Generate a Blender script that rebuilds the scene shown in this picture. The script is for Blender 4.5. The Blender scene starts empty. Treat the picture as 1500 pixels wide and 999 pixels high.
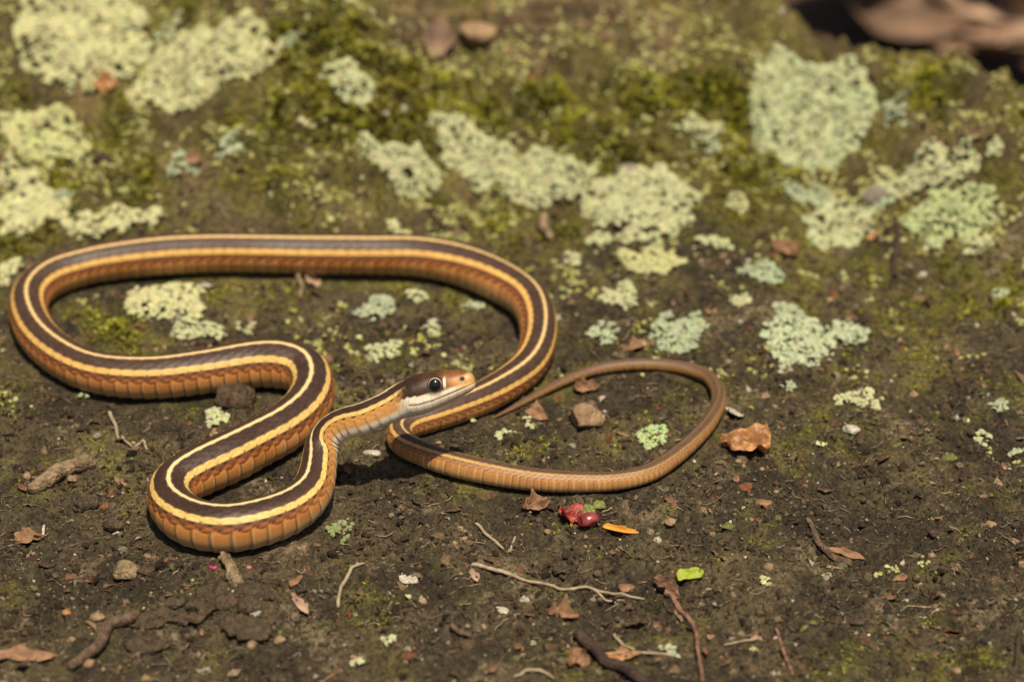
import bpy, bmesh, math, random
import numpy as np
from mathutils import Vector, noise as mnoise, kdtree

# ------------------------------------------------------------------ camera, sky, sun
R = math.radians
scene = bpy.context.scene
ELEV, DIST = R(32.0), 0.64            # real size: 1 unit = 1 m
SUN_EL, SUN_AZ = R(72.0), R(160.0)      # azimuth measured from +Y (behind the bank) towards +X
CAM = np.array([0.0, -DIST * math.cos(ELEV), DIST * math.sin(ELEV)])
FWD = np.array([0.0, math.cos(ELEV), -math.sin(ELEV)])
UPV = np.array([0.0, math.sin(ELEV), math.cos(ELEV)])
RGT = np.array([1.0, 0.0, 0.0])
FPX = 1500 / 0.36

cd = bpy.data.cameras.new('camera'); cam = bpy.data.objects.new('camera', cd)
scene.collection.objects.link(cam); scene.camera = cam
cam.location = CAM; cam.rotation_euler = (math.pi / 2 - ELEV, 0, 0)
cd.sensor_width = 36; cd.lens = 100; cd.clip_start = 0.01; cd.clip_end = 200
cd.dof.use_dof = True; cd.dof.focus_distance = 0.585; cd.dof.aperture_fstop = 10.5; cd.dof.aperture_blades = 9

world = bpy.data.worlds.new('World'); scene.world = world; world.use_nodes = True
wn = world.node_tree.nodes; wl = world.node_tree.links
sky = wn.new('ShaderNodeTexSky'); sky.sky_type = 'NISHITA'; sky.sun_disc = False
sky.sun_elevation = SUN_EL; sky.sun_rotation = SUN_AZ
sky.air_density = 1.0; sky.dust_density = 3.0
wn['Background'].inputs['Strength'].default_value = 0.068
wl.new(sky.outputs['Color'], wn['Background'].inputs['Color'])
sd = bpy.data.lights.new('sun', 'SUN'); sd.energy = 5.0; sd.angle = R(0.55); sd.color = (1.0, 0.88, 0.70)
sun = bpy.data.objects.new('sun', sd); scene.collection.objects.link(sun)
sv = Vector((math.sin(SUN_AZ) * math.cos(SUN_EL), math.cos(SUN_AZ) * math.cos(SUN_EL), math.sin(SUN_EL)))
sun.rotation_euler = sv.to_track_quat('Z', 'Y').to_euler(); sun.location = sv * 3
vs = scene.view_settings
vs.view_transform = 'Standard'; vs.look = 'None'; vs.gamma = 1; vs.exposure = 0.22

# ------------------------------------------------------------------ helpers
rng = np.random.default_rng(7); random.seed(7)
MM = 0.001
C = scene.collection

def _h(ix, iy, seed):
    n = (ix.astype(np.int64) * 374761393 + iy.astype(np.int64) * 668265263 + seed * 974711) & 0xffffffff
    n = ((n ^ (n >> 13)) * 1274126177) & 0xffffffff
    n = n ^ (n >> 16)
    return (n & 0xffff) / 65535.0

def vnoise(x, y, seed=0):             # smooth noise, -1..1
    x = np.asarray(x, float); y = np.asarray(y, float)
    c, s = math.cos(0.6 + seed), math.sin(0.6 + seed)
    x, y = c * x - s * y + 13.7 * seed, s * x + c * y - 7.1 * seed
    ix, iy = np.floor(x), np.floor(y); fx, fy = x - ix, y - iy
    def g(dx, dy):
        a = _h(ix + dx, iy + dy, seed) * 2 * math.pi
        return np.cos(a) * (fx - dx) + np.sin(a) * (fy - dy)
    u = fx ** 3 * (fx * (fx * 6 - 15) + 10); v = fy ** 3 * (fy * (fy * 6 - 15) + 10)
    return 1.5 * ((g(0, 0) * (1 - u) + g(1, 0) * u) * (1 - v) + (g(0, 1) * (1 - u) + g(1, 1) * u) * v)

def sstep(a, b, x):
    t = np.clip((np.asarray(x, float) - a) / (b - a), 0, 1); return t * t * (3 - 2 * t)

def h0(x, y):
    """smooth large shape of the outcrop: flat in front, a mossy bank behind, dropping off at the far right"""
    x = np.asarray(x, float); y = np.asarray(y, float)
    foot = 0.047 + 0.012 * np.sin(x * 32 + 0.6) + 0.008 * np.sin(x * 71 + 2)
    t = y - foot
    ramp = 0.5 * 0.5 * (t + np.sqrt(t * t + 0.00022)) - 0.001
    ramp = ramp + 0.0035 * sstep(0.0, 0.03, t) * vnoise(x * 26, y * 26, 3)
    top = 0.10
    ramp = top - 0.5 * ((top - ramp) + np.sqrt((top - ramp) ** 2 + 0.0004))
    z = ramp + 0.0016 * vnoise(x * 22, y * 22, 5)
    yc = np.interp(x, [-0.2, 0.05, 0.072, 0.095, 0.12, 0.145, 0.2], [0.30, 0.20, 0.112, 0.100, 0.084, 0.070, 0.04])
    d = y - yc
    z = z - 0.55 * (d + np.sqrt(d * d + 0.00012))
    # the outcrop ends all round, outside the picture
    for e in (np.abs(x) - 0.55, -y - 0.40):
        z = z - 0.25 * (e + np.sqrt(e * e + 0.002)) + 0.25 * 0.002
    return z

def ray(px, py):
    d = FWD + (px - 750) / FPX * RGT + (499.5 - py) / FPX * UPV
    return d

def hit(px, py, lift=0.0, surf=None):
    """point on the ground (raised by lift) seen at photo position px, py"""
    f = surf or h0
    d = ray(px, py); t0, t1 = 0.35, None
    prev = 0.35; t = 0.35
    while t < 3:
        p = CAM + d * t
        if p[2] < float(f(p[0], p[1])) + lift: t1 = t; break
        prev = t; t += 0.003
    if t1 is None: t1 = t
    a, b = prev, t1
    for _ in range(24):
        m = (a + b) / 2; p = CAM + d * m
        if p[2] < float(f(p[0], p[1])) + lift: b = m
        else: a = m
    return CAM + d * b

def depth(p): return float(np.dot(p - CAM, FWD))
def mm_px(p): return depth(p) / FPX        # metres per photo pixel

def mesh_np(name, v, faces, col=None, smooth=True, mat=None, parent=None):
    """faces: list of int arrays (n,3) or (n,4)"""
    me = bpy.data.meshes.new(name)
    faces = [np.asarray(f, np.int32) for f in (faces if isinstance(faces, list) else [faces]) if len(f)]
    v = np.asarray(v, np.float32)
    me.vertices.add(len(v)); me.vertices.foreach_set('co', v.ravel())
    loops = np.concatenate([f.ravel() for f in faces]); tot = np.concatenate([np.full(len(f), f.shape[1], np.int32) for f in faces])
    start = np.concatenate([[0], np.cumsum(tot)[:-1]]).astype(np.int32)
    me.loops.add(len(loops)); me.loops.foreach_set('vertex_index', loops)
    me.polygons.add(len(tot)); me.polygons.foreach_set('loop_start', start); me.polygons.foreach_set('loop_total', tot)
    me.polygons.foreach_set('use_smooth', np.full(len(tot), smooth, bool))
    if col is not None:
        a = me.attributes.new('col', 'FLOAT_COLOR', 'POINT')
        c4 = np.ones((len(v), 4), np.float32); c4[:, :3] = col; a.data.foreach_set('color', c4.ravel())
    me.update(); me.validate()
    o = bpy.data.objects.new(name, me); C.objects.link(o)
    if mat: me.materials.append(mat)
    if parent: o.parent = parent
    return o

def tag(o, label=None, cat=None, group=None, kind=None):
    for k, v in (('label', label), ('category', cat), ('group', group), ('kind', kind)):
        if v: o[k] = v
    return o

def empty(name, loc=(0, 0, 0)):
    o = bpy.data.objects.new(name, None); C.objects.link(o); o.location = loc; o.empty_display_size = 0.005
    return o

# ------------------------------------------------------------------ materials
def new_mat(name):
    m = bpy.data.materials.new(name); m.use_nodes = True
    return m, m.node_tree.nodes, m.node_tree.links, m.node_tree.nodes['Principled BSDF']

def attr_mat(name, rough=0.7, spec=0.3, noise_scale=900, noise_amt=0.35, bump=0.0003, bump_scale=1500, transl=0.0, coat=0.0):
    """colour from the mesh, broken up by fine procedural grain"""
    m, n, l, b = new_mat(name)
    a = n.new('ShaderNodeAttribute'); a.attribute_name = 'col'
    tc = n.new('ShaderNodeTexCoord')
    nz = n.new('ShaderNodeTexNoise'); nz.inputs['Scale'].default_value = noise_scale; nz.inputs['Detail'].default_value = 4
    l.new(tc.outputs['Object'], nz.inputs['Vector'])
    mr = n.new('ShaderNodeMapRange'); mr.inputs[1].default_value = 0.25; mr.inputs[2].default_value = 0.75
    mr.inputs[3].default_value = 1 - noise_amt; mr.inputs[4].default_value = 1 + noise_amt
    l.new(nz.outputs['Fac'], mr.inputs[0])
    mx = n.new('ShaderNodeVectorMath'); mx.operation = 'SCALE'
    l.new(a.outputs['Color'], mx.inputs[0]); l.new(mr.outputs[0], mx.inputs['Scale'])
    l.new(mx.outputs[0], b.inputs['Base Color'])
    b.inputs['Roughness'].default_value = rough; b.inputs['Specular IOR Level'].default_value = spec
    b.inputs['Coat Weight'].default_value = coat; b.inputs['Coat Roughness'].default_value = 0.15
    if bump:
        n2 = n.new('ShaderNodeTexNoise'); n2.inputs['Scale'].default_value = bump_scale; n2.inputs['Detail'].default_value = 5
        l.new(tc.outputs['Object'], n2.inputs['Vector'])
        bp = n.new('ShaderNodeBump'); bp.inputs['Distance'].default_value = bump; bp.inputs['Strength'].default_value = 1.0
        l.new(n2.outputs['Fac'], bp.inputs['Height']); l.new(bp.outputs[0], b.inputs['Normal'])
    if transl:
        t = n.new('ShaderNodeBsdfTranslucent'); l.new(mx.outputs[0], t.inputs['Color'])
        ms = n.new('ShaderNodeMixShader'); ms.inputs[0].default_value = transl
        l.new(b.outputs[0], ms.inputs[1]); l.new(t.outputs[0], ms.inputs[2])
        l.new(ms.outputs[0], n['Material Output'].inputs['Surface'])
    return m

def two_tone(name, c1, c2, scale=400, rough=0.75, bump=0.0003, stretch=(1, 1, 1), spec=0.3, transl=0.0, c3=None):
    m, n, l, b = new_mat(name)
    tc = n.new('ShaderNodeTexCoord'); mp = n.new('ShaderNodeMapping'); mp.inputs['Scale'].default_value = stretch
    l.new(tc.outputs['Object'], mp.inputs['Vector'])
    nz = n.new('ShaderNodeTexNoise'); nz.inputs['Scale'].default_value = scale; nz.inputs['Detail'].default_value = 6; nz.inputs['Roughness'].default_value = 0.65
    l.new(mp.outputs[0], nz.inputs['Vector'])
    cr = n.new('ShaderNodeValToRGB'); e = cr.color_ramp.elements
    e[0].position = 0.34; e[0].color = (*c1, 1); e[1].position = 0.66; e[1].color = (*c2, 1)
    if c3: x = e.new(0.78); x.color = (*c3, 1)
    l.new(nz.outputs['Fac'], cr.inputs[0]); l.new(cr.outputs[0], b.inputs['Base Color'])
    b.inputs['Roughness'].default_value = rough; b.inputs['Specular IOR Level'].default_value = spec
    n2 = n.new('ShaderNodeTexNoise'); n2.inputs['Scale'].default_value = scale * 3; n2.inputs['Detail'].default_value = 5
    l.new(mp.outputs[0], n2.inputs['Vector'])
    bp = n.new('ShaderNodeBump'); bp.inputs['Distance'].default_value = bump
    l.new(n2.outputs['Fac'], bp.inputs['Height']); l.new(bp.outputs[0], b.inputs['Normal'])
    if transl:
        t = n.new('ShaderNodeBsdfTranslucent'); l.new(cr.outputs[0], t.inputs['Color'])
        ms = n.new('ShaderNodeMixShader'); ms.inputs[0].default_value = transl
        l.new(b.outputs[0], ms.inputs[1]); l.new(t.outputs[0], ms.inputs[2])
        l.new(ms.outputs[0], n['Material Output'].inputs['Surface'])
    return m

M_soil = attr_mat('soil', 0.85, 0.25, 1300, 0.7, 0.0014, 1000)
M_crumb = attr_mat('crumbs', 0.9, 0.2, 1800, 0.5, 0.0008, 2200)
M_moss = attr_mat('moss', 0.6, 0.3, 700, 0.2, 0, 0, transl=0.25)
M_lichen = attr_mat('lichen', 0.9, 0.15, 1300, 0.22, 0.0004, 1800)
M_snake = attr_mat('snake_skin', 0.46, 0.32, 2600, 0.12, 0.00004, 4000)
M_litter = attr_mat('leaf_litter', 0.7, 0.3, 500, 0.4, 0.0004, 700)

# ------------------------------------------------------------------ the snake's path (photo x, y, half width in px, lift mm, roll)
PATH = [
 (696, 557, 4, 21.5, -22), (668, 563.5, 20, 20.3, -22), (636, 571, 29, 18.9, -22), (608, 578.5, 27, 17.7, -22), (588, 585.5, 22, 16.8, -21),
 (566, 598, 23, 15.6, -18), (531, 614, 24, 13.4, -13), (500, 623, 24, 11.2, -13), (480, 637, 24, 9, -18), (470, 658, 25, 6.8, -24), (466, 688, 27, 4.4, -20),
 (456, 720, 31, 2.0, -10), (428, 746, 34, 0.5, -8),
 (375, 766, 36, 0, -8), (328, 773, 36.5, 0, -8), (280, 764, 36, 0, -8), (250, 736, 34, 0, 0),
 (254, 712, 35, 0, 0), (282, 694, 37, 0, 0), (336, 669, 38, 0, 0), (375, 649, 36.5, 0, 0), (414, 628, 36, 0, 0), (446, 600, 35, 0, 0), (458, 568, 33, 0, 0),
 (446, 543, 34, 0, 0), (414, 533, 36, 0, 0), (375, 532.5, 35, 0, 0), (297, 544, 33, 0, 0), (219, 552, 32, 0, 0), (140, 545, 30.5, 0, 0), (88, 521, 30, 0, 0),
 (50, 482, 29, 0, 0), (43, 437, 28.5, 0, 0), (70, 408, 29, 0, -6), (123, 389, 28.5, 0, -11), (175, 379.6, 29, 0, -11), (245, 372, 30, 0, -11), (315, 369, 29.5, 0, -11),
 (385, 369.5, 29.5, 0, -11), (455, 371, 30, 0, -11), (545, 371.6, 30, 0, -11), (609, 374, 30.5, 0, -6), (674, 387, 31, 0, 2), (735, 413, 31, 0, 14), (777, 444, 29.5, 0, 20),
 (789, 492, 27, 0, 22), (772, 538, 26, 0, 20), (721, 575, 24.5, 0, 14), (674, 596, 23, 0, 10), (631, 611, 22, 0, 8), (600, 621, 21, 0, 8), (584, 635, 20, 0, 10),
 (593, 651, 19.5, 0, 14), (612, 661, 19, 0, 18), (652, 677, 19, 0, 28), (695, 688, 19, 0, 29), (781, 703, 17.5, 0, 29), (867, 706.5, 15.5, 0, 29), (910, 704, 14.5, 0, 30),
 (953, 692, 14, 0, 20), (996, 663, 13, 0, 14), (1039, 618, 12.3, 0, 6), (1053, 578, 11, 0, 0), (1035, 550, 10.5, 0, 0), (996, 538, 10, 0, 0), (953, 534, 9, 0, 0),
 (910, 535.5, 8.7, 0, 0), (867, 543, 8, 0, 0), (824, 559, 7, 0, 0), (781, 581, 5.5, 0, 0), (755, 595, 4, 0, 0), (734, 606, 2.3, 0, 0), (720, 613, 0.7, 0, 0)]
ctrl = []
for px, py, hw, lift, roll in PATH:
    p = hit(px, py, 0.004)
    r = hw * mm_px(p)
    if lift > 8: p = hit(px, py, 0.0036 + lift * MM); r = hw * mm_px(p)
    elif lift > 0: p = hit(px, py, r * 0.93 + lift * MM); r = hw * mm_px(p)
    else: p = hit(px, py, r * 0.93)
    ctrl.append((*p, r, roll, lift))
ctrl = np.array(ctrl)
def catmull(Q, n=24):
    Q = np.vstack([2 * Q[0] - Q[1], Q, 2 * Q[-1] - Q[-2]]); out = []
    d = np.linalg.norm(np.diff(Q[:, :3], axis=0), axis=1) ** 0.5
    for i in range(1, len(Q) - 2):
        t0, t1, t2, t3 = 0, d[i - 1], d[i - 1] + d[i], d[i - 1] + d[i] + d[i + 1]
        t = np.linspace(t1, t2, n, endpoint=False)[:, None]
        P0, P1, P2, P3 = Q[i - 1:i + 3]
        A1 = (t1 - t) / (t1 - t0) * P0 + (t - t0) / (t1 - t0) * P1
        A2 = (t2 - t) / (t2 - t1) * P1 + (t - t1) / (t2 - t1) * P2
        A3 = (t3 - t) / (t3 - t2) * P2 + (t - t2) / (t3 - t2) * P3
        B1 = (t2 - t) / (t2 - t0) * A1 + (t - t0) / (t2 - t0) * A2
        B2 = (t3 - t) / (t3 - t1) * A2 + (t - t1) / (t3 - t1) * A3
        out.append((t2 - t) / (t2 - t1) * B1 + (t - t1) / (t2 - t1) * B2)
    return np.vstack(out + [Q[-2:-1]])
fine = catmull(ctrl)
arc = np.concatenate([[0], np.cumsum(np.linalg.norm(np.diff(fine[:, :3], axis=0), axis=1))])
LEN = arc[-1]
HEADL = 0.0178
# ring positions: dense on the head, then every 0.3 mm
sr = np.concatenate([HEADL * (np.linspace(0, 1, 150) ** 1.25), np.arange(HEADL + 0.00028, LEN - 0.00005, 0.00029), [LEN]])
def at_arc(s): return np.stack([np.interp(s, arc, fine[:, k]) for k in range(6)], 1)
su = np.arange(0, LEN, 0.0002); U_ = at_arc(su)
ks = 6; ker = np.exp(-0.5 * (np.arange(-3 * ks, 3 * ks + 1) / ks) ** 2); ker /= ker.sum()
pad = 3 * ks
Up = np.vstack([U_[0] + (U_[0] - U_[1:pad + 1])[::-1], U_, U_[-1] + (U_[-1] - U_[-pad - 1:-1])[::-1]])
Us = np.stack([np.convolve(Up[:, k], ker, 'valid') for k in range(6)], 1)
def at(s): return np.stack([np.interp(s, su, Us[:, k]) for k in range(6)], 1)
RG = at(sr)
Pc = RG[:, :3]; Rr = RG[:, 3]; roll = np.radians(RG[:, 4])
e_ = 0.0006
Tn = at(np.clip(sr + e_, 0, LEN))[:, :3] - at(np.clip(sr - e_, 0, LEN))[:, :3]
Tn[:20] = Tn[20]; Tn /= np.linalg.norm(Tn, axis=1)[:, None]
Fw = -Tn
Z = np.array([0, 0, 1.0])
Uu = Z - Fw * (Fw @ Z)[:, None]; Uu /= np.linalg.norm(Uu, axis=1)[:, None]
Sd = np.cross(Fw, Uu)
Ur = Uu * np.cos(roll)[:, None] + Sd * np.sin(roll)[:, None]
Sr = Sd * np.cos(roll)[:, None] - Uu * np.sin(roll)[:, None]
# samples that rest on the ground
gs = np.arange(0.0, LEN, 0.0008); GS = at(gs)
GS = GS[GS[:, 5] < 4.0]
kd = kdtree.KDTree(len(GS))
for i, g in enumerate(GS): kd.insert((g[0], g[1], 0), i)
kd.balance()

def snake_gap(x, y):
    _, i, d = kd.find((x, y, 0)); return d - GS[i, 3]

# ------------------------------------------------------------------ ground
def axis(a, b, step, ext):
    mid = np.arange(a, b, step); g = [0]; 
    while g[-1] < ext: g.append(g[-1] + max(step, step * 1.5 + 0.12 * g[-1]))
    g = np.array(g[1:]); return np.concatenate([(a - g)[::-1], mid, b + g])
gx = axis(-0.135, 0.135, 0.00052, 0.9); gy = axis(-0.122, 0.140, 0.00052, 0.9)
X, Y = np.meshgrid(gx, gy)
H0 = h0(X, Y)
bank = sstep(0.035, 0.075, Y - 0.01 * np.sin(X * 32))
fineW = np.exp(-np.maximum(0, np.maximum(np.abs(X) - 0.14, np.maximum(-Y - 0.125, Y - 0.15))) / 0.1)
n1 = vnoise(X * 33, Y * 33, 11); n2 = vnoise(X * 95, Y * 95, 12); n3 = vnoise(X * 240, Y * 240, 13)
n4 = vnoise(X * 560, Y * 560, 14); n5 = vnoise(X * 1000, Y * 1000, 15)
det = 0.0018 * n1 + 0.0015 * n2 + 0.0013 * n3 * (0.6 + 0.8 * np.abs(n2)) - 0.0010 * np.abs(n4) * 1.3 + 0.0004 * n5
det += bank * (0.0032 * n2 + 0.0018 * n3)
det *= 0.25 + 0.75 * fineW
Hd = H0 + det
# the ground lies close under the snake
flatX, flatY = X.ravel(), Y.ravel(); Hf = Hd.ravel(); H0f = H0.ravel()
inb = np.where((np.abs(flatX) < 0.14) & (flatY > -0.1) & (flatY < 0.09))[0]
damp = np.full(len(Hf), 1.0)
for i in inb:
    _, j, d = kd.find((flatX[i], flatY[i], 0))
    r = GS[j, 3]
    if d < 2.2 * r + 0.002:
        damp[i] = d - r
        w = 1 - min(1, max(0, (d - 0.7 * r) / (0.9 * r + 0.002)))
        base = H0f[i] - 0.0002 + 0.25 * (Hf[i] - H0f[i])
        h = Hf[i] * (1 - w) + base * w
        if d < 1.25 * r:
            h = min(h, GS[j, 2] - 0.93 * r + 0.00025 + d * d / (2.2 * r))
        Hf[i] = h
Hd = Hf.reshape(Hd.shape)
def Hs(x, y):
    i = int(np.clip(np.searchsorted(gx, x) - 1, 0, len(gx) - 2)); j = int(np.clip(np.searchsorted(gy, y) - 1, 0, len(gy) - 2))
    u = (x - gx[i]) / (gx[i + 1] - gx[i]); v = (y - gy[j]) / (gy[j + 1] - gy[j])
    return (Hd[j, i] * (1 - u) + Hd[j, i + 1] * u) * (1 - v) + (Hd[j + 1, i] * (1 - u) + Hd[j + 1, i + 1] * u) * v
def Hv(x, y):
    x = np.asarray(x); y = np.asarray(y)
    i = np.clip(np.searchsorted(gx, x) - 1, 0, len(gx) - 2); j = np.clip(np.searchsorted(gy, y) - 1, 0, len(gy) - 2)
    u = (x - gx[i]) / (gx[i + 1] - gx[i]); v = (y - gy[j]) / (gy[j + 1] - gy[j])
    return (Hd[j, i] * (1 - u) + Hd[j, i + 1] * u) * (1 - v) + (Hd[j + 1, i] * (1 - u) + Hd[j + 1, i + 1] * u) * v
def normal_at(x, y, e=0.002):
    n = np.array([-(Hs(x + e, y) - Hs(x - e, y)) / (2 * e), -(Hs(x, y + e) - Hs(x, y - e)) / (2 * e), 1]); return n / np.linalg.norm(n)

# where moss grows: patches noted from the photograph + noise
MOSS = [(560, 185, 90, .9), (500, 265, 80, .5), (720, 325, 60, .7), (170, 185, 70, .8), (620, 110, 120, .6), (780, 150, 120, .8), (950, 165, 110, .8), (1050, 130, 90, .6), (1230, 70, 120, 1.0),
        (1330, 120, 90, .7), (50, 345, 90, .8), (130, 270, 80, .5), (200, 90, 70, .7), (430, 60, 120, .7), (420, 180, 80, .6), (1080, 260, 80, .7), (1150, 330, 90, .5), (1420, 420, 100, .6), (1300, 430, 120, .5),
        (150, 480, 60, .8), (200, 500, 50, .6), (1290, 985, 110, .8), (1450, 960, 60, .7), (330, 420, 60, .6), (480, 470, 60, .4), (300, 300, 90, .3), (1230, 560, 80, .3), (700, 420, 50, .4), (900, 640, 60, .35), (860, 350, 60, .4), (15, 170, 60, .6), (800, 40, 130, -.9), (640, 60, 80, -.6), (960, 50, 90, -.5)]
mb = [(hit(a, b), c) for a, b, c, w in MOSS]; mw = [m[3] for m in MOSS]
def moss_mask(x, y):
    m = 0.20 + 0.20 * sstep(0.03, 0.07, y) - 0.16 * sstep(-0.02, -0.07, y)
    for (p, c), w in zip(mb, mw):
        s = c * mm_px(p) * 0.6
        m = m + 0.52 * w * np.exp(-((x - p[0]) ** 2 + ((y - p[1]) * 1.15) ** 2) / (2 * s * s))
    m = m + 0.34 * vnoise(x * 60, y * 60, 21) + 0.28 * vnoise(x * 170, y * 170, 22) + 0.15 * vnoise(x * 420, y * 420, 23)
    return m
MK = moss_mask(X, Y)
tone = vnoise(X * 45, Y * 45, 31) * 0.5 + vnoise(X * 130, Y * 130, 32) * 0.4 + vnoise(X * 420, Y * 420, 33) * 0.4
c_dark = np.array([.024, .018, .010]); c_mid = np.array([.082, .061, .030]); c_pale = np.array([.20, .15, .085]); c_moss = np.array([.130, .115, .022])
t = sstep(-0.55, 0.65, tone)[..., None]
col = c_dark * (1 - t) + c_mid * t
p = (sstep(0.35, 1.0, vnoise(X * 70, Y * 70, 35) + 0.5 * n4) * 0.8)[..., None]
col = col * (1 - p) + c_pale * p
bk = (bank * 0.55)[..., None]
col = col * (1 - bk) + (np.array([.225, .160, .068]) * (0.40 + 0.75 * t)) * bk
strata = sstep(-0.25, 0.5, vnoise(X * 30, Y * 210 + Hd * 260, 37) + 0.4 * n3)
ct = hit(800, 40); sw = np.exp(-((X - ct[0]) / 0.045) ** 2 - ((Y - ct[1]) / 0.016) ** 2) * 0.85
stc = np.array([.07, .047, .024]) * (1 - strata[..., None]) + np.array([.26, .175, .082]) * strata[..., None]
col = col * (1 - sw[..., None]) + stc * sw[..., None]
mk = (sstep(0.05, 0.65, MK) * 0.8)[..., None]
col = col * (1 - mk) + c_moss * (0.55 + 0.6 * t) * mk
nyy, nxx = X.shape
idx = np.arange(nxx * nyy).reshape(nyy, nxx)
quads = np.stack([idx[:-1, :-1], idx[:-1, 1:], idx[1:, 1:], idx[1:, :-1]], -1).reshape(-1, 4)
ground = mesh_np('ground', np.stack([X, Y, Hd], -1).reshape(-1, 3), quads, col.reshape(-1, 3), True, M_soil)
tag(ground, 'dark crumbly soil over a low mossy outcrop', 'ground', kind='structure')

# woodland floor below and behind the outcrop
FZ = -0.085
m_floor = two_tone('woodland_floor', (.035, .02, .012), (.10, .06, .035), 22, 0.9, 0.004)
fx = axis(-0.6, 0.6, 0.03, 30)
FX, FY = np.meshgrid(fx, fx)
FH = FZ + 0.008 * vnoise(FX * 9, FY * 9, 41) + 0.02 * vnoise(FX * 1.7, FY * 1.7, 42)
k = len(fx); idf = np.arange(k * k).reshape(k, k)
fl = mesh_np('woodland_floor', np.stack([FX, FY, FH], -1).reshape(-1, 3), np.stack([idf[:-1, :-1], idf[:-1, 1:], idf[1:, 1:], idf[1:, :-1]], -1).reshape(-1, 4), None, True, m_floor)
tag(fl, 'brown woodland floor beyond the outcrop', 'ground', kind='structure')

# ------------------------------------------------------------------ the snake
NS = 112
phi = np.linspace(-math.pi, math.pi, NS, endpoint=False)
nr = len(sr)
dmm = sr * 1000
# body section
PH = np.broadcast_to(phi, (nr, NS)); RB = np.repeat(Rr[:, None], NS, 1)
Lsc = np.maximum(0.58 * Rr, 0.0007)
phase = np.concatenate([[0], np.cumsum(np.diff(sr) / (0.5 * (Lsc[1:] + Lsc[:-1])))])
deg = np.degrees(PH); ad = np.abs(deg)
ROW = 9.0; VEN = 75.0
q = deg / ROW; s_ = np.repeat(phase[:, None], NS, 1)
best = np.full((nr, NS), 9.0); bi = np.zeros((nr, NS), int); bp_ = np.zeros((nr, NS)); bq = np.zeros((nr, NS)); bk_ = np.zeros((nr, NS), int)
i0 = np.round(q).astype(int)
for di in (-1, 0, 1):
    i = i0 + di; off = 0.5 * (np.abs(i) % 2)
    kk = np.round(s_ - off); dp = s_ - off - kk; dq = q - i
    m = (np.abs(dp) / 0.5) ** 1.25 + np.abs(dq) ** 1.25
    sel = m < best
    best = np.where(sel, m, best); bi = np.where(sel, np.abs(i), bi); bp_ = np.where(sel, dp, bp_); bq = np.where(sel, dq, bq); bk_ = np.where(sel, kk.astype(int), bk_)
dors = ad < VEN + 3 * np.sin(2 * math.pi * s_)
edge = sstep(0.72, 1.0, best)                          # gap between scales
keel = np.exp(-(bq / 0.10) ** 2)
relief_d = 0.00010 * (0.5 + bp_) * (1 - 0.5 * edge) - 0.00010 * edge + 0.00004 * keel
pv = s_ - np.floor(s_); 
vgap = sstep(0.88, 0.97, pv) + sstep(0.07, 0.0, pv)
relief_v = 0.00034 * pv * sstep(1.0, 0.94, pv) - 0.0001
# gap along the top edge of the belly plates
tgap = np.exp(-((ad - (VEN + 3 * np.sin(2 * math.pi * s_))) / 1.8) ** 2)
relief = np.where(dors, relief_d, relief_v) - 0.00012 * tgap
sc_rel = (Rr / 0.0055)[:, None] * sstep(15, 24, dmm)[:, None]
RB2 = RB + relief * sc_rel
cph, sph = np.cos(PH), np.sin(PH)
yb = RB2 * 0.985 * sph; zb = RB2 * np.where(cph > 0, cph * 1.01, cph)
zb = np.where(zb < -0.80 * RB, -0.80 * RB + (zb + 0.80 * RB) * 0.62, zb)     # flattened belly
# head section (d in mm from the snout, half width, top, bottom)
HP = np.array([[0, .05, .05, .05], [.12, .95, .85, .9], [.4, 1.6, 1.5, 1.4], [.9, 2.0, 2.0, 1.8], [1.8, 2.35, 2.45, 2.15], [3.2, 2.7, 2.85, 2.55], [5.0, 3.1, 3.2, 3.0], [6.6, 3.4, 3.5, 3.4],
               [8.6, 3.75, 3.75, 3.8], [10.5, 4.2, 3.85, 4.1], [12.5, 4.5, 3.8, 4.2], [14.5, 4.4, 3.65, 4.0], [16.5, 3.9, 3.45, 3.65], [18.5, 3.5, 3.35, 3.45], [22, 3.4, 3.4, 3.4]])
hwid, htop, hbot = [np.interp(dmm, HP[:, 0], HP[:, k]) * MM for k in (1, 2, 3)]
def smooth1(a, n):
    kk = np.hanning(n); kk /= kk.sum(); b = np.concatenate([np.full(n, a[0]), a, np.full(n, a[-1])]); return np.convolve(b, kk, 'same')[n:-n]
for a in (hwid, htop, hbot): a[40:200] = smooth1(a, 15)[40:200]
ne = 2.5
sgn = lambda a, p: np.sign(a) * np.abs(a) ** p
yh = hwid[:, None] * sgn(sph, 2 / ne); zh = np.where(cph > 0, htop[:, None], hbot[:, None]) * sgn(cph, 2 / (ne - 0.2 * (cph < 0)))
hb = sstep(16.5, 23, dmm)[:, None]
yy = yh * (1 - hb) + yb * hb; zz = zh * (1 - hb) + zb * hb
D = np.repeat(dmm[:, None], NS, 1); ay = np.abs(yy) / MM; zl = zz / MM
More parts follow.
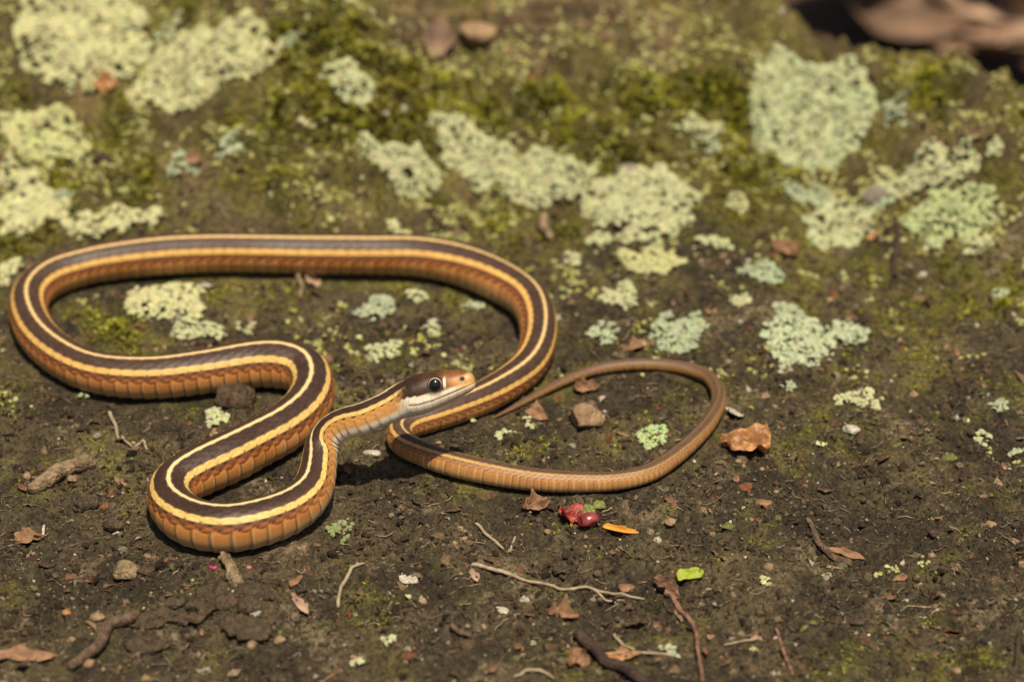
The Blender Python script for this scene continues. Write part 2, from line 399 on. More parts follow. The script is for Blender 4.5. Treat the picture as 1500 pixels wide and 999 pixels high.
# head features in side view: mouth line, lip edge, eye socket, nostril
mouth = np.interp(D, [0, 1, 3, 6, 9, 12, 14.5], [-.25, -.45, -.75, -1.25, -1.65, -1.55, -.9])
lip = np.interp(D, [0, 1.2, 3, 5.5, 7.5, 10.2, 12, 14, 16], [.1, .2, .15, .0, -.05, .1, .35, .75, .95]) + 0.14 * np.sin(D * 3.7) * sstep(9, 12, D)
side = sstep(0.8, 1.6, ay + 3 * sstep(1.2, 0.2, D))
EYE_D, EYE_Z, EYE_R = 7.7, 1.5, 1.66
ed = np.hypot(D - EYE_D, zl - EYE_Z)
hm = 1 - hb
gm = np.exp(-((zl - mouth) / 0.13) ** 2) * side * (D < 14.6)
nost = np.exp(-((D - 2.15) ** 2 + (zl - 1.25) ** 2) / 0.24) * (ay > 0.8)
sut = np.exp(-(np.minimum((D + 0.25 * zl) % 1.75, 1.75 - (D + 0.25 * zl) % 1.75) / 0.07) ** 2) * (zl < lip) * (zl > -3.4) * (D > 1.2) * (D < 15)
brow = np.exp(-((D - EYE_D) / 1.9) ** 2 - ((zl - 3.25) / 0.55) ** 2) * (ay > 1.5)
socket = np.exp(-(ed / 1.35) ** 4)
shr = -0.16 * gm - 0.30 * nost - 0.05 * sut + 0.18 * brow - 0.30 * socket + 0.10 * np.exp(-((zl - mouth - 0.45) / 0.35) ** 2) * side * (D > 2) * (D < 14)
rad = np.maximum(np.hypot(yy, zz), 1e-6)
fac = 1 + shr * MM * hm / rad
yy = yy * fac; zz = zz * fac
V = Pc[:, None, :] + Sr[:, None, :] * yy[..., None] + Ur[:, None, :] * zz[..., None]

# colours
def c3(*a): return np.array(a, float)
def mix(a, b, f): return a * (1 - f[..., None]) + b * f[..., None]
rnd = _h(bk_.astype(float), bi.astype(float) + 100 * (deg > 0), 5)
fr = sr / LEN
tail = sstep(0.66, 0.84, fr)[:, None] * np.ones((1, NS)); tail2 = sstep(0.80, 0.92, fr)[:, None] * np.ones((1, NS))
neck = sstep(62, 28, dmm)[:, None] * np.ones((1, NS))
front = sstep(0.42, 0.12, fr)[:, None] * np.ones((1, NS))
brown = c3(.058, .031, .018) * (0.78 + 0.40 * rnd)[..., None]
brown = brown * mix(c3(1, 1, 1), c3(.74, .66, .62), front)
brown = mix(brown, c3(.105, .057, .030) * (0.8 + 0.35 * rnd)[..., None], tail)
cb = brown * (1 - 0.45 * edge * (1 - 0.6 * tail))[..., None]
cb = mix(cb, c3(.16, .085, .055), 0.12 * keel * (1 - edge))
stripe_d = mix(mix(c3(.60, .41, .17), c3(.62, .50, .24), front), c3(.19, .115, .055), tail)
stripe_l = mix(mix(c3(.62, .36, .095), c3(.64, .43, .13), front), c3(.30, .17, .058), tail)
stripe_l = stripe_l * (0.88 + 0.2 * rnd)[..., None]
wd = 5.3 + 0.6 * np.cos(2 * math.pi * s_)
C_ = mix(cb, stripe_d * (1 - 0.22 * edge * front)[..., None], sstep(1.2, -0.4, ad - wd) * (1 - 0.55 * tail2))
islat = ((bi == 5) | (bi == 6)) & dors
sl = 0.9 * np.sin(2 * math.pi * (s_ + 0.25)); latm = sstep(40.2, 42.2, ad + sl) * sstep(58.2, 56.0, ad + sl) * (1 - 0.6 * edge * (0.15 + 0.85 * front) * (1 - tail))
C_ = mix(C_, stripe_l, latm * (1 - 0.55 * tail2))
r7 = mix(c3(.085, .035, .018), c3(.21, .075, .022), 0.25 + 0.5 * rnd); r7 = mix(r7, c3(.42, .20, .045), neck); r7 = mix(r7, c3(.30, .16, .055), tail)
r8 = mix(c3(.26, .085, .026), c3(.34, .115, .03), rnd); r8 = mix(r8, c3(.48, .24, .06), neck); r8 = mix(r8, mix(c3(.34, .18, .06) * np.ones_like(r8), c3(.20, .105, .04), tail2), tail)
C_ = np.where(((bi == 7) & dors)[..., None], r7 * (1 - 0.7 * edge * (1 - 0.7 * neck))[..., None], C_)
C_ = np.where(((bi >= 8) & dors)[..., None], r8 * (1 - 0.7 * edge * (1 - 0.6 * neck))[..., None], C_)
vv = _h(np.floor(s_), 3 + 0 * s_ + (deg > 0), 9)
org = mix(c3(.38, .140, .032), c3(.49, .210, .058), vv)
org = mix(org, c3(.58, .35, .14), sstep(86, 122, ad) * 0.9)
org = mix(org, c3(.62, .47, .28), sstep(122, 150, ad))
org = mix(org, mix(c3(.50, .24, .07), c3(.70, .62, .46), sstep(90, 110, ad)), neck)
org = mix(org, c3(.33, .155, .045), tail * 0.85); org = mix(org, c3(.22, .115, .042), tail2 * 0.8)
org = mix(org, c3(.62, .42, .19), 0.5 * sstep(0.74, 0.88, pv) * sstep(1.0, 0.93, pv) * sstep(VEN + 2, VEN + 10, ad))
ven = org * (1 - 0.72 * np.clip(vgap, 0, 1) * (1 - 0.5 * tail) * (1 - 0.6 * neck))[..., None]
C_ = np.where(dors[..., None], C_, ven)
C_ = C_ * (1 - 0.6 * tgap * (1 - 0.7 * np.maximum(neck, tail)))[..., None]
# head
top_c = mix(c3(.036, .016, .008), c3(.22, .082, .022), sstep(12.5, 3.5, D + 0.8 * np.abs(vnoise(D * .7, ay, 55)))); top_c = top_c * (0.85 + 0.3 * vnoise(D * 1.3, zl * 1.3 + ay, 51))[..., None]
snout = mix(top_c, c3(.52, .27, .085), sstep(6.2, 3.0, D) * sstep(2.3, 1.3, zl))
white = mix(c3(.66, .49, .29), c3(.74, .63, .46), sstep(1, 6, D)) * (1 - 0.25 * sut)[..., None]
white = mix(white, c3(.62, .38, .15), sstep(5, 2, D) * sstep(-.6, .1, zl))
hc = mix(snout, white, sstep(0.10, -0.10, zl - lip))
hc = mix(hc, c3(.02, .01, .006), np.exp(-(ed / 2.15) ** 6))
bar = np.exp(-((D - (EYE_D - 2.05) + 0.12 * (zl - 1.5)) / 0.27) ** 4 - ((zl - 1.4) / 1.0) ** 4) * (ay > 1.2)
hc = mix(hc, c3(.78, .66, .44), bar)
post = np.exp(-((D - (EYE_D + 2.0)) / 0.8) ** 2 - ((zl - 0.25) / 0.25) ** 2) * 0
hc = mix(hc, c3(.015, .008, .005), np.clip(nost * 1.4, 0, 1))
hc = mix(hc, c3(.62, .46, .25), np.exp(-((D - 1.1) ** 2 + (zl - 1.4) ** 2) / 0.22) * 0.8)
hc = mix(hc, c3(.14, .09, .05), np.clip(gm, 0, 1) * 0.6)
throat = vnoise(D * 1.2, zl * 3.2 + D * 0.8, 52)
hc = hc * (1 - 0.3 * sstep(0.25, 0.6, throat) * sstep(9, 13, D) * (zl < mouth - 0.8))[..., None]
wch = sstep(14.4, 18.6, D + 0.35 * zl + 0.8 * vnoise(D * 1.1, zl * 1.6, 57))
C_ = mix(hc, C_, wch)
C_ = np.clip(C_, 0.004, 0.85)

snake = empty('snake', (float(Pc[300, 0]), float(Pc[300, 1]), float(Hs(Pc[300, 0], Pc[300, 1]))))
tag(snake, 'slender brown snake with cream and yellow stripes and orange sides, coiled in loops on soil', 'snake')
iv = np.arange(nr * NS).reshape(nr, NS)
j1 = np.roll(np.arange(NS), -1)
fq = np.stack([iv[:-1], iv[1:], iv[1:][:, j1], iv[:-1][:, j1]], -1).reshape(-1, 4)
vfl = V.reshape(-1, 3)
caps = np.vstack([V[0].mean(0), V[-1].mean(0)]); ca, cz = len(vfl), len(vfl) + 1
tris = np.vstack([np.stack([np.full(NS, ca), iv[0], iv[0][j1]], 1), np.stack([np.full(NS, cz), iv[-1][j1], iv[-1]], 1)])
cols = np.vstack([C_.reshape(-1, 3), C_[0].mean(0), C_[-1].mean(0)])
so = np.array(snake.location)
body = mesh_np('body', np.vstack([vfl, caps]) - so, [fq, tris], cols, True, M_snake, snake)

def uv_sphere(n=24, m=16):
    th = np.linspace(0, math.pi, m + 1)[1:-1]; ph = np.linspace(0, 2 * math.pi, n, endpoint=False)
    v = [(0, 0, 1)] + [(math.sin(t) * math.cos(p), math.sin(t) * math.sin(p), math.cos(t)) for t in th for p in ph] + [(0, 0, -1)]
    f = [(0, 1 + i, 1 + (i + 1) % n) for i in range(n)]; q_ = []
    for a in range(m - 2):
        for i in range(n): q_.append((1 + a * n + i, 1 + (a + 1) * n + i, 1 + (a + 1) * n + (i + 1) % n, 1 + a * n + (i + 1) % n))
    l_ = 1 + (m - 2) * n; e = len(v) - 1
    f += [(e, l_ + (i + 1) % n, l_ + i) for i in range(n)]
    return np.array(v, float), [np.array(f), np.array(q_)]
M_eye = attr_mat('eye', 0.2, 0.4, 3000, 0.1, 0, 0)
m_pup, _, _, bpup = new_mat('pupil'); bpup.inputs['Base Color'].default_value = (.006, .006, .008, 1); bpup.inputs['Roughness'].default_value = 0.12; bpup.inputs['Specular IOR Level'].default_value = 0.25
k = int(np.argmin(np.abs(dmm - EYE_D)))
for s in (1, -1):
    out = Sr[k] * s * 0.96 + Fw[k] * 0.18 + Ur[k] * 0.10; out /= np.linalg.norm(out)
    wloc = np.interp(EYE_D, HP[:, 0], HP[:, 1])
    cpos = Pc[k] + Sr[k] * s * (wloc - 0.95) * MM + Ur[k] * EYE_Z * MM
    a = np.cross(out, Ur[k]); a /= np.linalg.norm(a); b = np.cross(a, out)
    v, f = uv_sphere(32, 24)
    ang = np.degrees(np.arccos(np.clip(v[:, 2], -1, 1)))
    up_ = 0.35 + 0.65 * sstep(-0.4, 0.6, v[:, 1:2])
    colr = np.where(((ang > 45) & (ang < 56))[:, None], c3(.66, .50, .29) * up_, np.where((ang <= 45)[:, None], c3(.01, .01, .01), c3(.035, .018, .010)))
    rs = EYE_R * MM
    ev = cpos + rs * (a * v[:, :1] + b * v[:, 1:2] + out * v[:, 2:3])
    eo = mesh_np('eye', ev - so, f, colr, True, M_eye, snake)
    # pupil: a glossy domed disc standing just proud of the eyeball
    pv_, pf = uv_sphere(32, 24)
    keep = pv_.copy(); ctr = cpos + out * rs * 0.16
    pr = rs * 0.75
    pz = ctr + out * rs * 0.36
    pw = pz + pr * (a * keep[:, :1] + b * keep[:, 1:2]) * 1.0 + out * (keep[:, 2:3] * rs * 0.46)
    mesh_np('pupil', pw - so, pf, None, True, m_pup, eo)

# ------------------------------------------------------------------ lichens
def rand_in(n, a, b): return rng.uniform(a, b, n)
def flakes(pts, nrm, rad_, colr, lobes=7, dome=0.35):
    """many small lobed scales; pts (n,3), nrm (n,3)"""
    n = len(pts)
    t1 = np.cross(nrm, rng.normal(size=(n, 3))); t1 /= np.linalg.norm(t1, axis=1)[:, None]; t2 = np.cross(nrm, t1)
    an = np.linspace(0, 2 * math.pi, lobes, endpoint=False)
    r1 = 0.55 * (1 + 0.25 * rng.normal(size=(n, lobes))); r2 = 1.0 * (1 + 0.28 * rng.normal(size=(n, lobes)))
    def ring(rr, hh): return pts[:, None] + rad_[:, None, None] * (rr[..., None] * (t1[:, None] * np.cos(an)[None, :, None] + t2[:, None] * np.sin(an)[None, :, None]) + nrm[:, None] * hh[..., None])
    v0 = pts[:, None] + nrm[:, None] * (rad_ * dome)[:, None, None]
    v1 = ring(r1, dome * (0.9 + 0.5 * rng.normal(size=(n, lobes)) * 0.5)); v2 = ring(r2, -0.25 + 0.3 * rng.normal(size=(n, lobes)))
    v = np.concatenate([v0, v1, v2], 1); per = 1 + 2 * lobes
    base = (np.arange(n) * per)[:, None]
    i1 = 1 + np.arange(lobes); i1n = 1 + (np.arange(lobes) + 1) % lobes
    tri = np.stack([np.zeros(lobes, int), i1, i1n], 1); qd = np.stack([i1, i1 + lobes, i1n + lobes, i1n], 1)
    T = (base[:, :, None] + tri[None]).reshape(-1, 3); Q = (base[:, :, None] + qd[None]).reshape(-1, 4)
    cc = np.repeat(colr[:, None], per, 1).copy(); cc[:, 1 + lobes:] *= 0.82
    return v.reshape(-1, 3), [T, Q], cc.reshape(-1, 3)

def lichen(px, py, wpx, hpx, ang, label, dens=1.0, solid=0.35, hmax=2.5, tint=(.43, .47, .26), fr_=(0.32, 0.72), group=None, name='lichen_patch'):
    p = hit(px, py); mp = mm_px(p)
    ax = wpx * mp / 2
    n0 = normal_at(p[0], p[1], 0.006); vd = (CAM - p) / np.linalg.norm(CAM - p)
    fore = max(0.35, float(n0 @ vd)); ay_ = hpx * mp / 2 / fore
    n = int(max(14, dens * 3.6 * math.pi * (ax * 1000) * (ay_ * 1000)))
    a = rng.uniform(0, 2 * math.pi, n); rho = np.sqrt(rng.uniform(0, 1, n)) * 1.18
    lx, ly = rho * np.cos(a) * ax, rho * np.sin(a) * ay_
    ca, sa = math.cos(ang), math.sin(ang)
    x = p[0] + lx * ca - ly * sa; y = p[1] + (lx * sa + ly * ca) * n0[2]
    sd_ = int(px) % 60 + 60
    m = 1 - rho ** 2 + solid + 0.75 * vnoise(x * 190, y * 190, sd_) + 0.55 * vnoise(x * 480, y * 480, sd_ + 1)
    gap = np.array([snake_gap(u, v) for u, v in zip(x, y)])
    k_ = (m > 0.28) & (gap > 0.0006)
    x, y, rho = x[k_], y[k_], rho[k_]
    if len(x) < 4: x, y, rho = np.array([p[0]] * 4) + rng.normal(size=4) * ax * .4, np.array([p[1]] * 4) + rng.normal(size=4) * ay_ * .4, np.full(4, .5)
    dome = hmax * MM * np.sqrt(np.clip(1 - (rho / 1.2) ** 2, 0, 1)) * (0.75 + 0.35 * vnoise(x * 200, y * 200, sd_ + 2) + 0.22 * vnoise(x * 560, y * 560, sd_ + 4))
    z = Hv(x, y)
    nrm = np.tile(n0, (len(x), 1)) + 0.26 * rng.normal(size=(len(x), 3)); nrm /= np.linalg.norm(nrm, axis=1)[:, None]
    pts = np.stack([x, y, z], 1) + n0 * (dome + 0.0002)[:, None]
    rr = rng.uniform(*fr_, len(x)) * MM
    cl = np.array(tint) * (0.86 + 0.22 * rng.random((len(x), 1)) + 0.10 * vnoise(x * 300, y * 300, sd_ + 3)[:, None]) * (1 + 0.05 * rng.normal(size=(len(x), 3)))
    v, f, cc = flakes(pts, nrm, rr, cl)
    o = mesh_np(name, v - p, f, cc, True, M_lichen); o.location = p
    return tag(o, label, 'lichen', group)

YEL, GRN, BLU = (.50, .485, .25), (.44, .445, .24), (.35, .39, .24)
G = 'pale lichen crusts on the outcrop'
for a in [
 (122, 58, 165, 125, .5, 'broad pale lichen cushion high on the bank, beside the orange leaf scrap', 1.3, .65, 4, YEL, (.4, .9)),
 (305, 103, 205, 82, .22, 'large domed pale lichen cushion with straw flecks, right of the orange leaf scrap', 1.3, .6, 4, YEL, (.4, .9)),
 (585, 238, 104, 62, 0, 'squarish pale green lichen cushion with a straight top edge', 1.3, .6, 2.5, GRN),
 (695, 225, 105, 75, -.3, 'first of three touching lichen cushions running down the bank, the upper one', 1.3, .6, 3, GRN),
 (808, 268, 135, 70, -.35, 'middle of three touching lichen cushions running down the bank', 1.3, .6, 3, GRN),
 (940, 298, 150, 105, -.35, 'lowest and most pitted of three touching lichen cushions on the bank', 1.35, .5, 3, GRN),
 (1190, 172, 158, 140, .0, 'large round grey green lichen cushion alone on the bank', 1.3, .95, 3.5, (.41, .44, .24)),
 (1138, 120, 62, 44, 0, 'small lichen cushion touching the large round one', 1.2, .5, 2, GRN),
 (65, 200, 150, 90, 0, 'broken leafy lichen patch with dark gaps below the broad pale cushion', .9, .1, 2, (.46, .46, .21), (.4, .95)),
 (45, 310, 110, 62, 0, 'pale lichen mound with a dark hole behind the coiled snake', 1.1, .35, 2.5, YEL, (.4, .9)),
 (165, 326, 130, 34, -.1, 'narrow strip of pale lichen just behind the upper coil', 1.1, .3, 2, YEL),
 (1228, 328, 90, 74, -.4, 'pitted grey green lichen cushion beneath the large round one', 1.1, .35, 2, GRN),
 (1390, 320, 130, 80, 0, 'wide soft green lichen patch beside a dark upright twig', 1.1, .3, 2, (.38, .42, .20)),
 (1360, 248, 170, 62, 0, 'ragged scattered lichen patch near the edge of the outcrop', .8, .05, 1.6, GRN),
 (1168, 498, 92, 58, 0, 'crisp lobed lichen cushion on the flat soil, with a narrow arm beside it', 1.2, .45, 2, (.42, .46, .28)),
 (1240, 486, 62, 26, 0, 'narrow arm of lichen beside the crisp lobed cushion', 1.1, .3, 1.4, (.42, .46, .28)),
 (240, 442, 115, 50, 0, 'pale lichen dome inside the big coil of the snake', 1.1, .4, 2, YEL),
 (292, 484, 78, 28, 0, 'small loose lichen beside the mossy lump inside the big coil', 1, .1, 1.2, GRN),
 (556, 465, 66, 46, .4, 'branching blue green lichen rosette inside the big coil, under its upper edge', 1, .0, 1.2, BLU),
 (515, 134, 78, 54, 0, 'pale lichen tuft above the bright yellow green moss', 1.2, .45, 2.2, GRN),
 (1022, 190, 72, 40, .3, 'scattered pale lichen dots on the bank left of the large round cushion', .8, .0, 1.2, GRN),
 (955, 388, 92, 40, 0, 'yellowish flat lichen under the pitted cushion', 1.2, .45, 1.6, (.45, .44, .20)),
 (908, 432, 64, 44, 0, 'loose lichen rosette right of the upper coil', 1, .05, 1.2, GRN),
 (992, 488, 76, 62, -.3, 'blue green rosette of fine lichen lobes behind the thin tail', 1.2, .15, 1.3, BLU),
 (884, 486, 58, 36, .3, 'small fan of lichen between the coil and the blue green rosette', 1, .0, 1.1, BLU),
 (1115, 402, 58, 28, 0, 'flat blue green lichen crust by a shiny droplet', 1.1, .3, 1, BLU),
 (1260, 592, 92, 34, 0, 'arched rim of pale lichen on the flat soil above a pale chip', .8, -.05, 1, GRN),
 (956, 636, 46, 24, .3, 'bright little lichen rosette inside the tail loop', 1.2, .1, 1, (.36, .44, .20)),
 (562, 520, 66, 32, 0, 'thin scattered lichen lobes on soil above the head', .8, -.1, .8, GRN),
 (316, 618, 44, 22, 0, 'pale lichen sprig in front of the brown lump between two bends', 1, .0, 1, GRN),
 (498, 772, 56, 40, 0, 'faint green lichen speckle on soil beside the front bend', .6, -.25, .6, (.22, .25, .11)),
 (740, 634, 34, 18, 0, 'lichen scrap by the tail tip', 1, .0, .8, GRN),
 (772, 622, 26, 14, 0, 'tiny lichen scrap between the tail tip and the triangular leaf scrap', 1, .0, .8, GRN)]:
    lichen(*a[:5], a[5], *a[6:], group=None)
for (px, py, w, h) in [(640, 185, 30, 28), (1085, 440, 42, 20), (1150, 448, 50, 22), (1460, 600, 34, 18), (1490, 660, 26, 18), (520, 970, 28, 14), (570, 938, 26, 16), (700, 447, 34, 22), (1165, 285, 40, 30), (1040, 362, 60, 14),
                       (1310, 165, 44, 30), (268, 256, 50, 36), (840, 383, 30, 18), (606, 440, 36, 22), (880, 350, 44, 26), (1455, 225, 34, 30), (335, 225, 40, 22), (1150, 545, 22, 10), (1155, 570, 20, 10), (630, 490, 26, 18),
                       (1290, 300, 40, 26), (1045, 210, 30, 20), (1440, 640, 30, 14), (980, 945, 28, 8), (1120, 855, 16, 8), (690, 620, 22, 12), (360, 470, 40, 18), (1470, 430, 36, 16), (250, 35, 50, 26), (430, 40, 40, 20), (580, 330, 44, 14), (1200, 660, 20, 8),
                       (1210, 835, 10, 6), (30, 262, 70, 40), (100, 215, 60, 40), (12, 400, 36, 40), (90, 290, 40, 24), (340, 205, 30, 16), (450, 190, 30, 16), (1080, 300, 36, 20), (1200, 290, 50, 26), (1430, 370, 50, 20), (1300, 240, 40, 24), (118, 580, 26, 12)]:
    lichen(px, py, w, h, random.uniform(-.4, .4), 'small lichen scrap ' + ('up on the mossy bank' if py < 335 else 'on the flat soil behind or inside the coils' if py < 700 else 'on the open foreground soil'), 1.0, 0.0, 0.9, random.choice([GRN, YEL, BLU]), (.3, .7), 'lichen scraps ' + ('on the bank' if py < 335 else 'near the coils' if py < 700 else 'in front'), 'lichen_scrap')

# tiny crusts nobody could count
n = 80000
x = rng.uniform(-0.15, 0.16, n); y = rng.uniform(-0.11, 0.14, n)
m = 0.55 * vnoise(x * 48, y * 48, 91) + 0.45 * vnoise(x * 150, y * 150, 92) + 0.5 * vnoise(x * 420, y * 420, 93) + 0.38 * sstep(0.0, 0.07, y) - 0.25 * sstep(0.0, -0.05, y)
k_ = (m > 0.50) & (y - np.interp(x, [-.2, .05, .072, .095, .12, .145, .2], [.30, .20, .112, .102, .086, .072, .045]) < 0)
x, y = x[k_], y[k_]; g = np.array([snake_gap(u, v) for u, v in zip(x, y)]); k_ = g > 0.0006; x, y = x[k_][:13000], y[k_][:13000]
n = len(x); nrm = np.stack([.35 * rng.normal(size=n), .35 * rng.normal(size=n) - .2, np.ones(n)], 1); nrm /= np.linalg.norm(nrm, axis=1)[:, None]
w_ = rng.random((n, 1)); cl = (np.array([.42, .42, .20]) * w_ + np.array([.28, .26, .05]) * (1 - w_)) * rng.uniform(.75, 1.2, (n, 1))
v, f, cc = flakes(np.stack([x, y, Hv(x, y) + 0.0003], 1), nrm, rng.uniform(.25, .75, n) * MM, cl, 6)
tag(mesh_np('lichen_specks', v, f, cc, True, M_lichen), 'tiny pale green lichen lobes speckling soil and moss', 'lichen', kind='stuff')

# ------------------------------------------------------------------ moss
n = 150000
mx_ = rng.uniform(-0.15, 0.16, n); my_ = rng.uniform(-0.12, 0.16, n)
mm_ = moss_mask(mx_, my_)
k_ = (mm_ + 0.12 * rng.normal(size=n) > 0.42) & (rng.random(n) < 0.6 + 0.4 * sstep(0.4, 1.0, mm_))
mx_, my_, mm_ = mx_[k_], my_[k_], mm_[k_]
gap = np.array([snake_gap(u, v) for u, v in zip(mx_, my_)])
k_ = gap > 0.0005; mx_, my_, mm_ = mx_[k_], my_[k_], mm_[k_]
k_ = my_ - np.interp(mx_, [-.2, .05, .072, .095, .12, .145, .2], [.30, .20, .118, .108, .092, .078, .05]) < 0.0
mx_, my_, mm_ = mx_[k_], my_[k_], mm_[k_]
if len(mx_) > 46000: mx_, my_, mm_ = mx_[:46000], my_[:46000], mm_[:46000]
n = len(mx_); NBL = 5
root = np.stack([mx_, my_, Hv(mx_, my_) - 0.0001], 1)
size = (0.7 + 1.2 * sstep(0.45, 1.0, mm_)) * rng.uniform(0.6, 1.3, n) * MM
az = rng.uniform(0, 2 * math.pi, (n, NBL)); lean = rng.uniform(0.15, 1.15, (n, NBL))
dr = np.stack([np.sin(lean) * np.cos(az), np.sin(lean) * np.sin(az) - 0.15, np.cos(lean)], -1)
sdv = np.stack([-np.sin(az), np.cos(az), 0 * az], -1)
ln = size[:, None] * rng.uniform(0.6, 1.3, (n, NBL)); wd_ = ln * rng.uniform(0.16, 0.30, (n, NBL))
b0 = root[:, None] + dr * (0.05 * ln)[..., None]
midp = b0 + dr * (0.5 * ln)[..., None]
va = midp - sdv * wd_[..., None]; vb = midp + sdv * wd_[..., None]
tip = b0 + (dr * np.array([1, 1, 0.85])) * ln[..., None]
vm = np.stack([b0, va, tip, vb], 2).reshape(-1, 3)
fm = np.arange(n * NBL * 4).reshape(-1, 4)
hue = vnoise(mx_ * 80, my_ * 80, 71)[:, None] * 0.5 + 0.5 + 0.15 * rng.normal(size=(n, 1))
cm = np.array([.115, .110, .017]) * (1 - hue) + np.array([.37, .355, .03]) * hue
br = sstep(-0.1, 0.75, vnoise(mx_ * 55, my_ * 55, 72) + 0.25 * rng.normal(size=n))[:, None]
cm = cm * (1 - 0.55 * br) + np.array([.20, .145, .05]) * 0.55 * br
cm = np.clip(cm * rng.uniform(0.7, 1.35, (n, 1)), 0.005, 0.5)
moss = mesh_np('moss', vm, fm, np.repeat(cm, NBL * 4, 0), False, M_moss)
tag(moss, 'short yellow green and olive moss growing over the soil and bank', 'moss', kind='stuff')

# ------------------------------------------------------------------ soil crumbs, fibres, leaf crumbs
def ico():
    t_ = (1 + 5 ** .5) / 2
    v = np.array([(-1, t_, 0), (1, t_, 0), (-1, -t_, 0), (1, -t_, 0), (0, -1, t_), (0, 1, t_), (0, -1, -t_), (0, 1, -t_), (t_, 0, -1), (t_, 0, 1), (-t_, 0, -1), (-t_, 0, 1)], float)
    v /= np.linalg.norm(v[0])
    f = np.array([(0, 11, 5), (0, 5, 1), (0, 1, 7), (0, 7, 10), (0, 10, 11), (1, 5, 9), (5, 11, 4), (11, 10, 2), (10, 7, 6), (7, 1, 8), (3, 9, 4), (3, 4, 2), (3, 2, 6), (3, 6, 8), (3, 8, 9), (4, 9, 5), (2, 4, 11), (6, 2, 10), (8, 6, 7), (9, 8, 1)])
    return v, f
def scatter_xy(n, ymin=-0.12, ymax=0.135, fn=None):
    x = rng.uniform(-0.14, 0.14, n * 3); y = rng.uniform(ymin, ymax, n * 3)
    if fn is not None: kk = fn(x, y); x, y = x[kk], y[kk]
    x, y = x[:int(n * 1.25)], y[:int(n * 1.25)]
    g = np.array([snake_gap(u, v) for u, v in zip(x, y)]); kk = g > 0.0003
    return x[kk][:n], y[kk][:n]
iv_, if_ = ico()
clump = lambda x, y: rng.random(len(x)) < 0.25 + 0.75 * sstep(-0.3, 0.5, vnoise(x * 70, y * 70, 81) + 0.5 * vnoise(x * 200, y * 200, 82)) * (1 - 0.6 * sstep(0.03, 0.07, y))
ov_ = np.array([(1, 0, 0), (-1, 0, 0), (0, 1, 0), (0, -1, 0), (0, 0, 1), (0, 0, -1)], float)
of_ = np.array([(0, 2, 4), (2, 1, 4), (1, 3, 4), (3, 0, 4), (2, 0, 5), (1, 2, 5), (3, 1, 5), (0, 3, 5)])
def crumbs(n, bv, bf, mu, sg, lo, hi, props, fn, name, label, smooth):
    x, y = scatter_xy(n, fn=fn); n = len(x); nb_ = len(bv)
    rc = np.clip(np.exp(rng.normal(mu, sg, n)), lo, hi) * MM
    sc = rng.uniform(0.6, 1.25, (n, 1, 3)) * rc[:, None, None]
    A = rng.normal(size=(n, 3, 3)); Qr, _ = np.linalg.qr(A)
    v = np.einsum('nij,nkj->nki', Qr, bv[None] * (1 + 0.24 * rng.normal(size=(n, nb_, 1))) * sc)
    v = v + np.stack([x, y, Hv(x, y) + 0.2 * rc], 1)[:, None]
    pal = np.array([[.030, .022, .013], [.055, .039, .022], [.085, .064, .036], [.13, .098, .058], [.24, .18, .11], [.45, .40, .32], [.18, .085, .035], [.12, .12, .04]])
    ci = np.searchsorted(np.cumsum(props), rng.random(n)).clip(0, 7)
    cc = pal[ci] * rng.uniform(.75, 1.25, (n, 1))
    f = (np.arange(n)[:, None, None] * nb_ + bf[None]).reshape(-1, 3)
    det_ = np.linalg.det(Qr)[:, None].repeat(len(bf), 1).ravel() < 0
    f[det_] = f[det_][:, ::-1]
    tag(mesh_np(name, v.reshape(-1, 3), f, np.repeat(cc, nb_, 0), smooth, M_crumb), label, 'soil', kind='stuff')
crumbs(46000, ov_, of_, -1.45, 0.45, .10, .6, [.25, .27, .22, .13, .06, .022, .012, .036], clump, 'soil_crumbs', 'fine dark soil crumbs and grit covering the ground', False)
crumbs(9000, iv_, if_, -0.75, 0.40, .25, 1.25, [.34, .36, .20, .07, .012, .002, .006, .01], lambda x, y: rng.random(len(x)) < sstep(-0.1, 0.6, vnoise(x * 55, y * 55, 83) + 0.4 * vnoise(x * 180, y * 180, 84)) * (1 - 0.75 * sstep(0.03, 0.07, y)) , 'soil_clods', 'dark clods of earth lying thick on the soil', False)

n = 6000
x, y = scatter_xy(n, fn=lambda x, y: rng.random(len(x)) < (1 - 0.5 * sstep(0.0, 0.06, y))); n = len(x)
ns = 5
L_ = np.exp(rng.normal(0.95, 0.55, n)) * MM; L_ = np.clip(L_, 0.8 * MM, 11 * MM); a0 = rng.uniform(0, 2 * math.pi, n); kv = rng.normal(0, 1.3, n)
tt = np.linspace(0, 1, ns)
ang = a0[:, None] + kv[:, None] * tt[None] + 0.3 * rng.normal(size=(n, ns))
fxp = x[:, None] + np.cumsum(np.cos(ang), 1) * (L_ / ns)[:, None]; fyp = y[:, None] + np.cumsum(np.sin(ang), 1) * (L_ / ns)[:, None]
fzp = Hv(fxp, fyp); fzp = 0.5 * fzp + 0.5 * fzp.mean(1, keepdims=True) + (0.00015 + 0.0004 * rng.random(n))[:, None]
fr2 = rng.uniform(0.05, 0.16, n) * MM
g = np.array([[snake_gap(u_, v_) for u_, v_ in zip(a_, b_)] for a_, b_ in zip(fxp, fyp)]).min(1)
ok = g > 0.0002
fxp, fyp, fzp, ang, fr2 = fxp[ok], fyp[ok], fzp[ok], ang[ok], fr2[ok]; n = len(fxp)
cp = np.stack([fxp, fyp, fzp], -1); sdn = np.stack([-np.sin(ang), np.cos(ang), 0 * ang], -1)
tp = fr2[:, None] * np.array([.5, 1, 1, .9, .4])[None]
tri_ = [cp + sdn * tp[..., None] * math.cos(b_) + np.array([0, 0, 1]) * (tp * math.sin(b_))[..., None] for b_ in (math.pi / 2, math.pi * 7 / 6, math.pi * 11 / 6)]
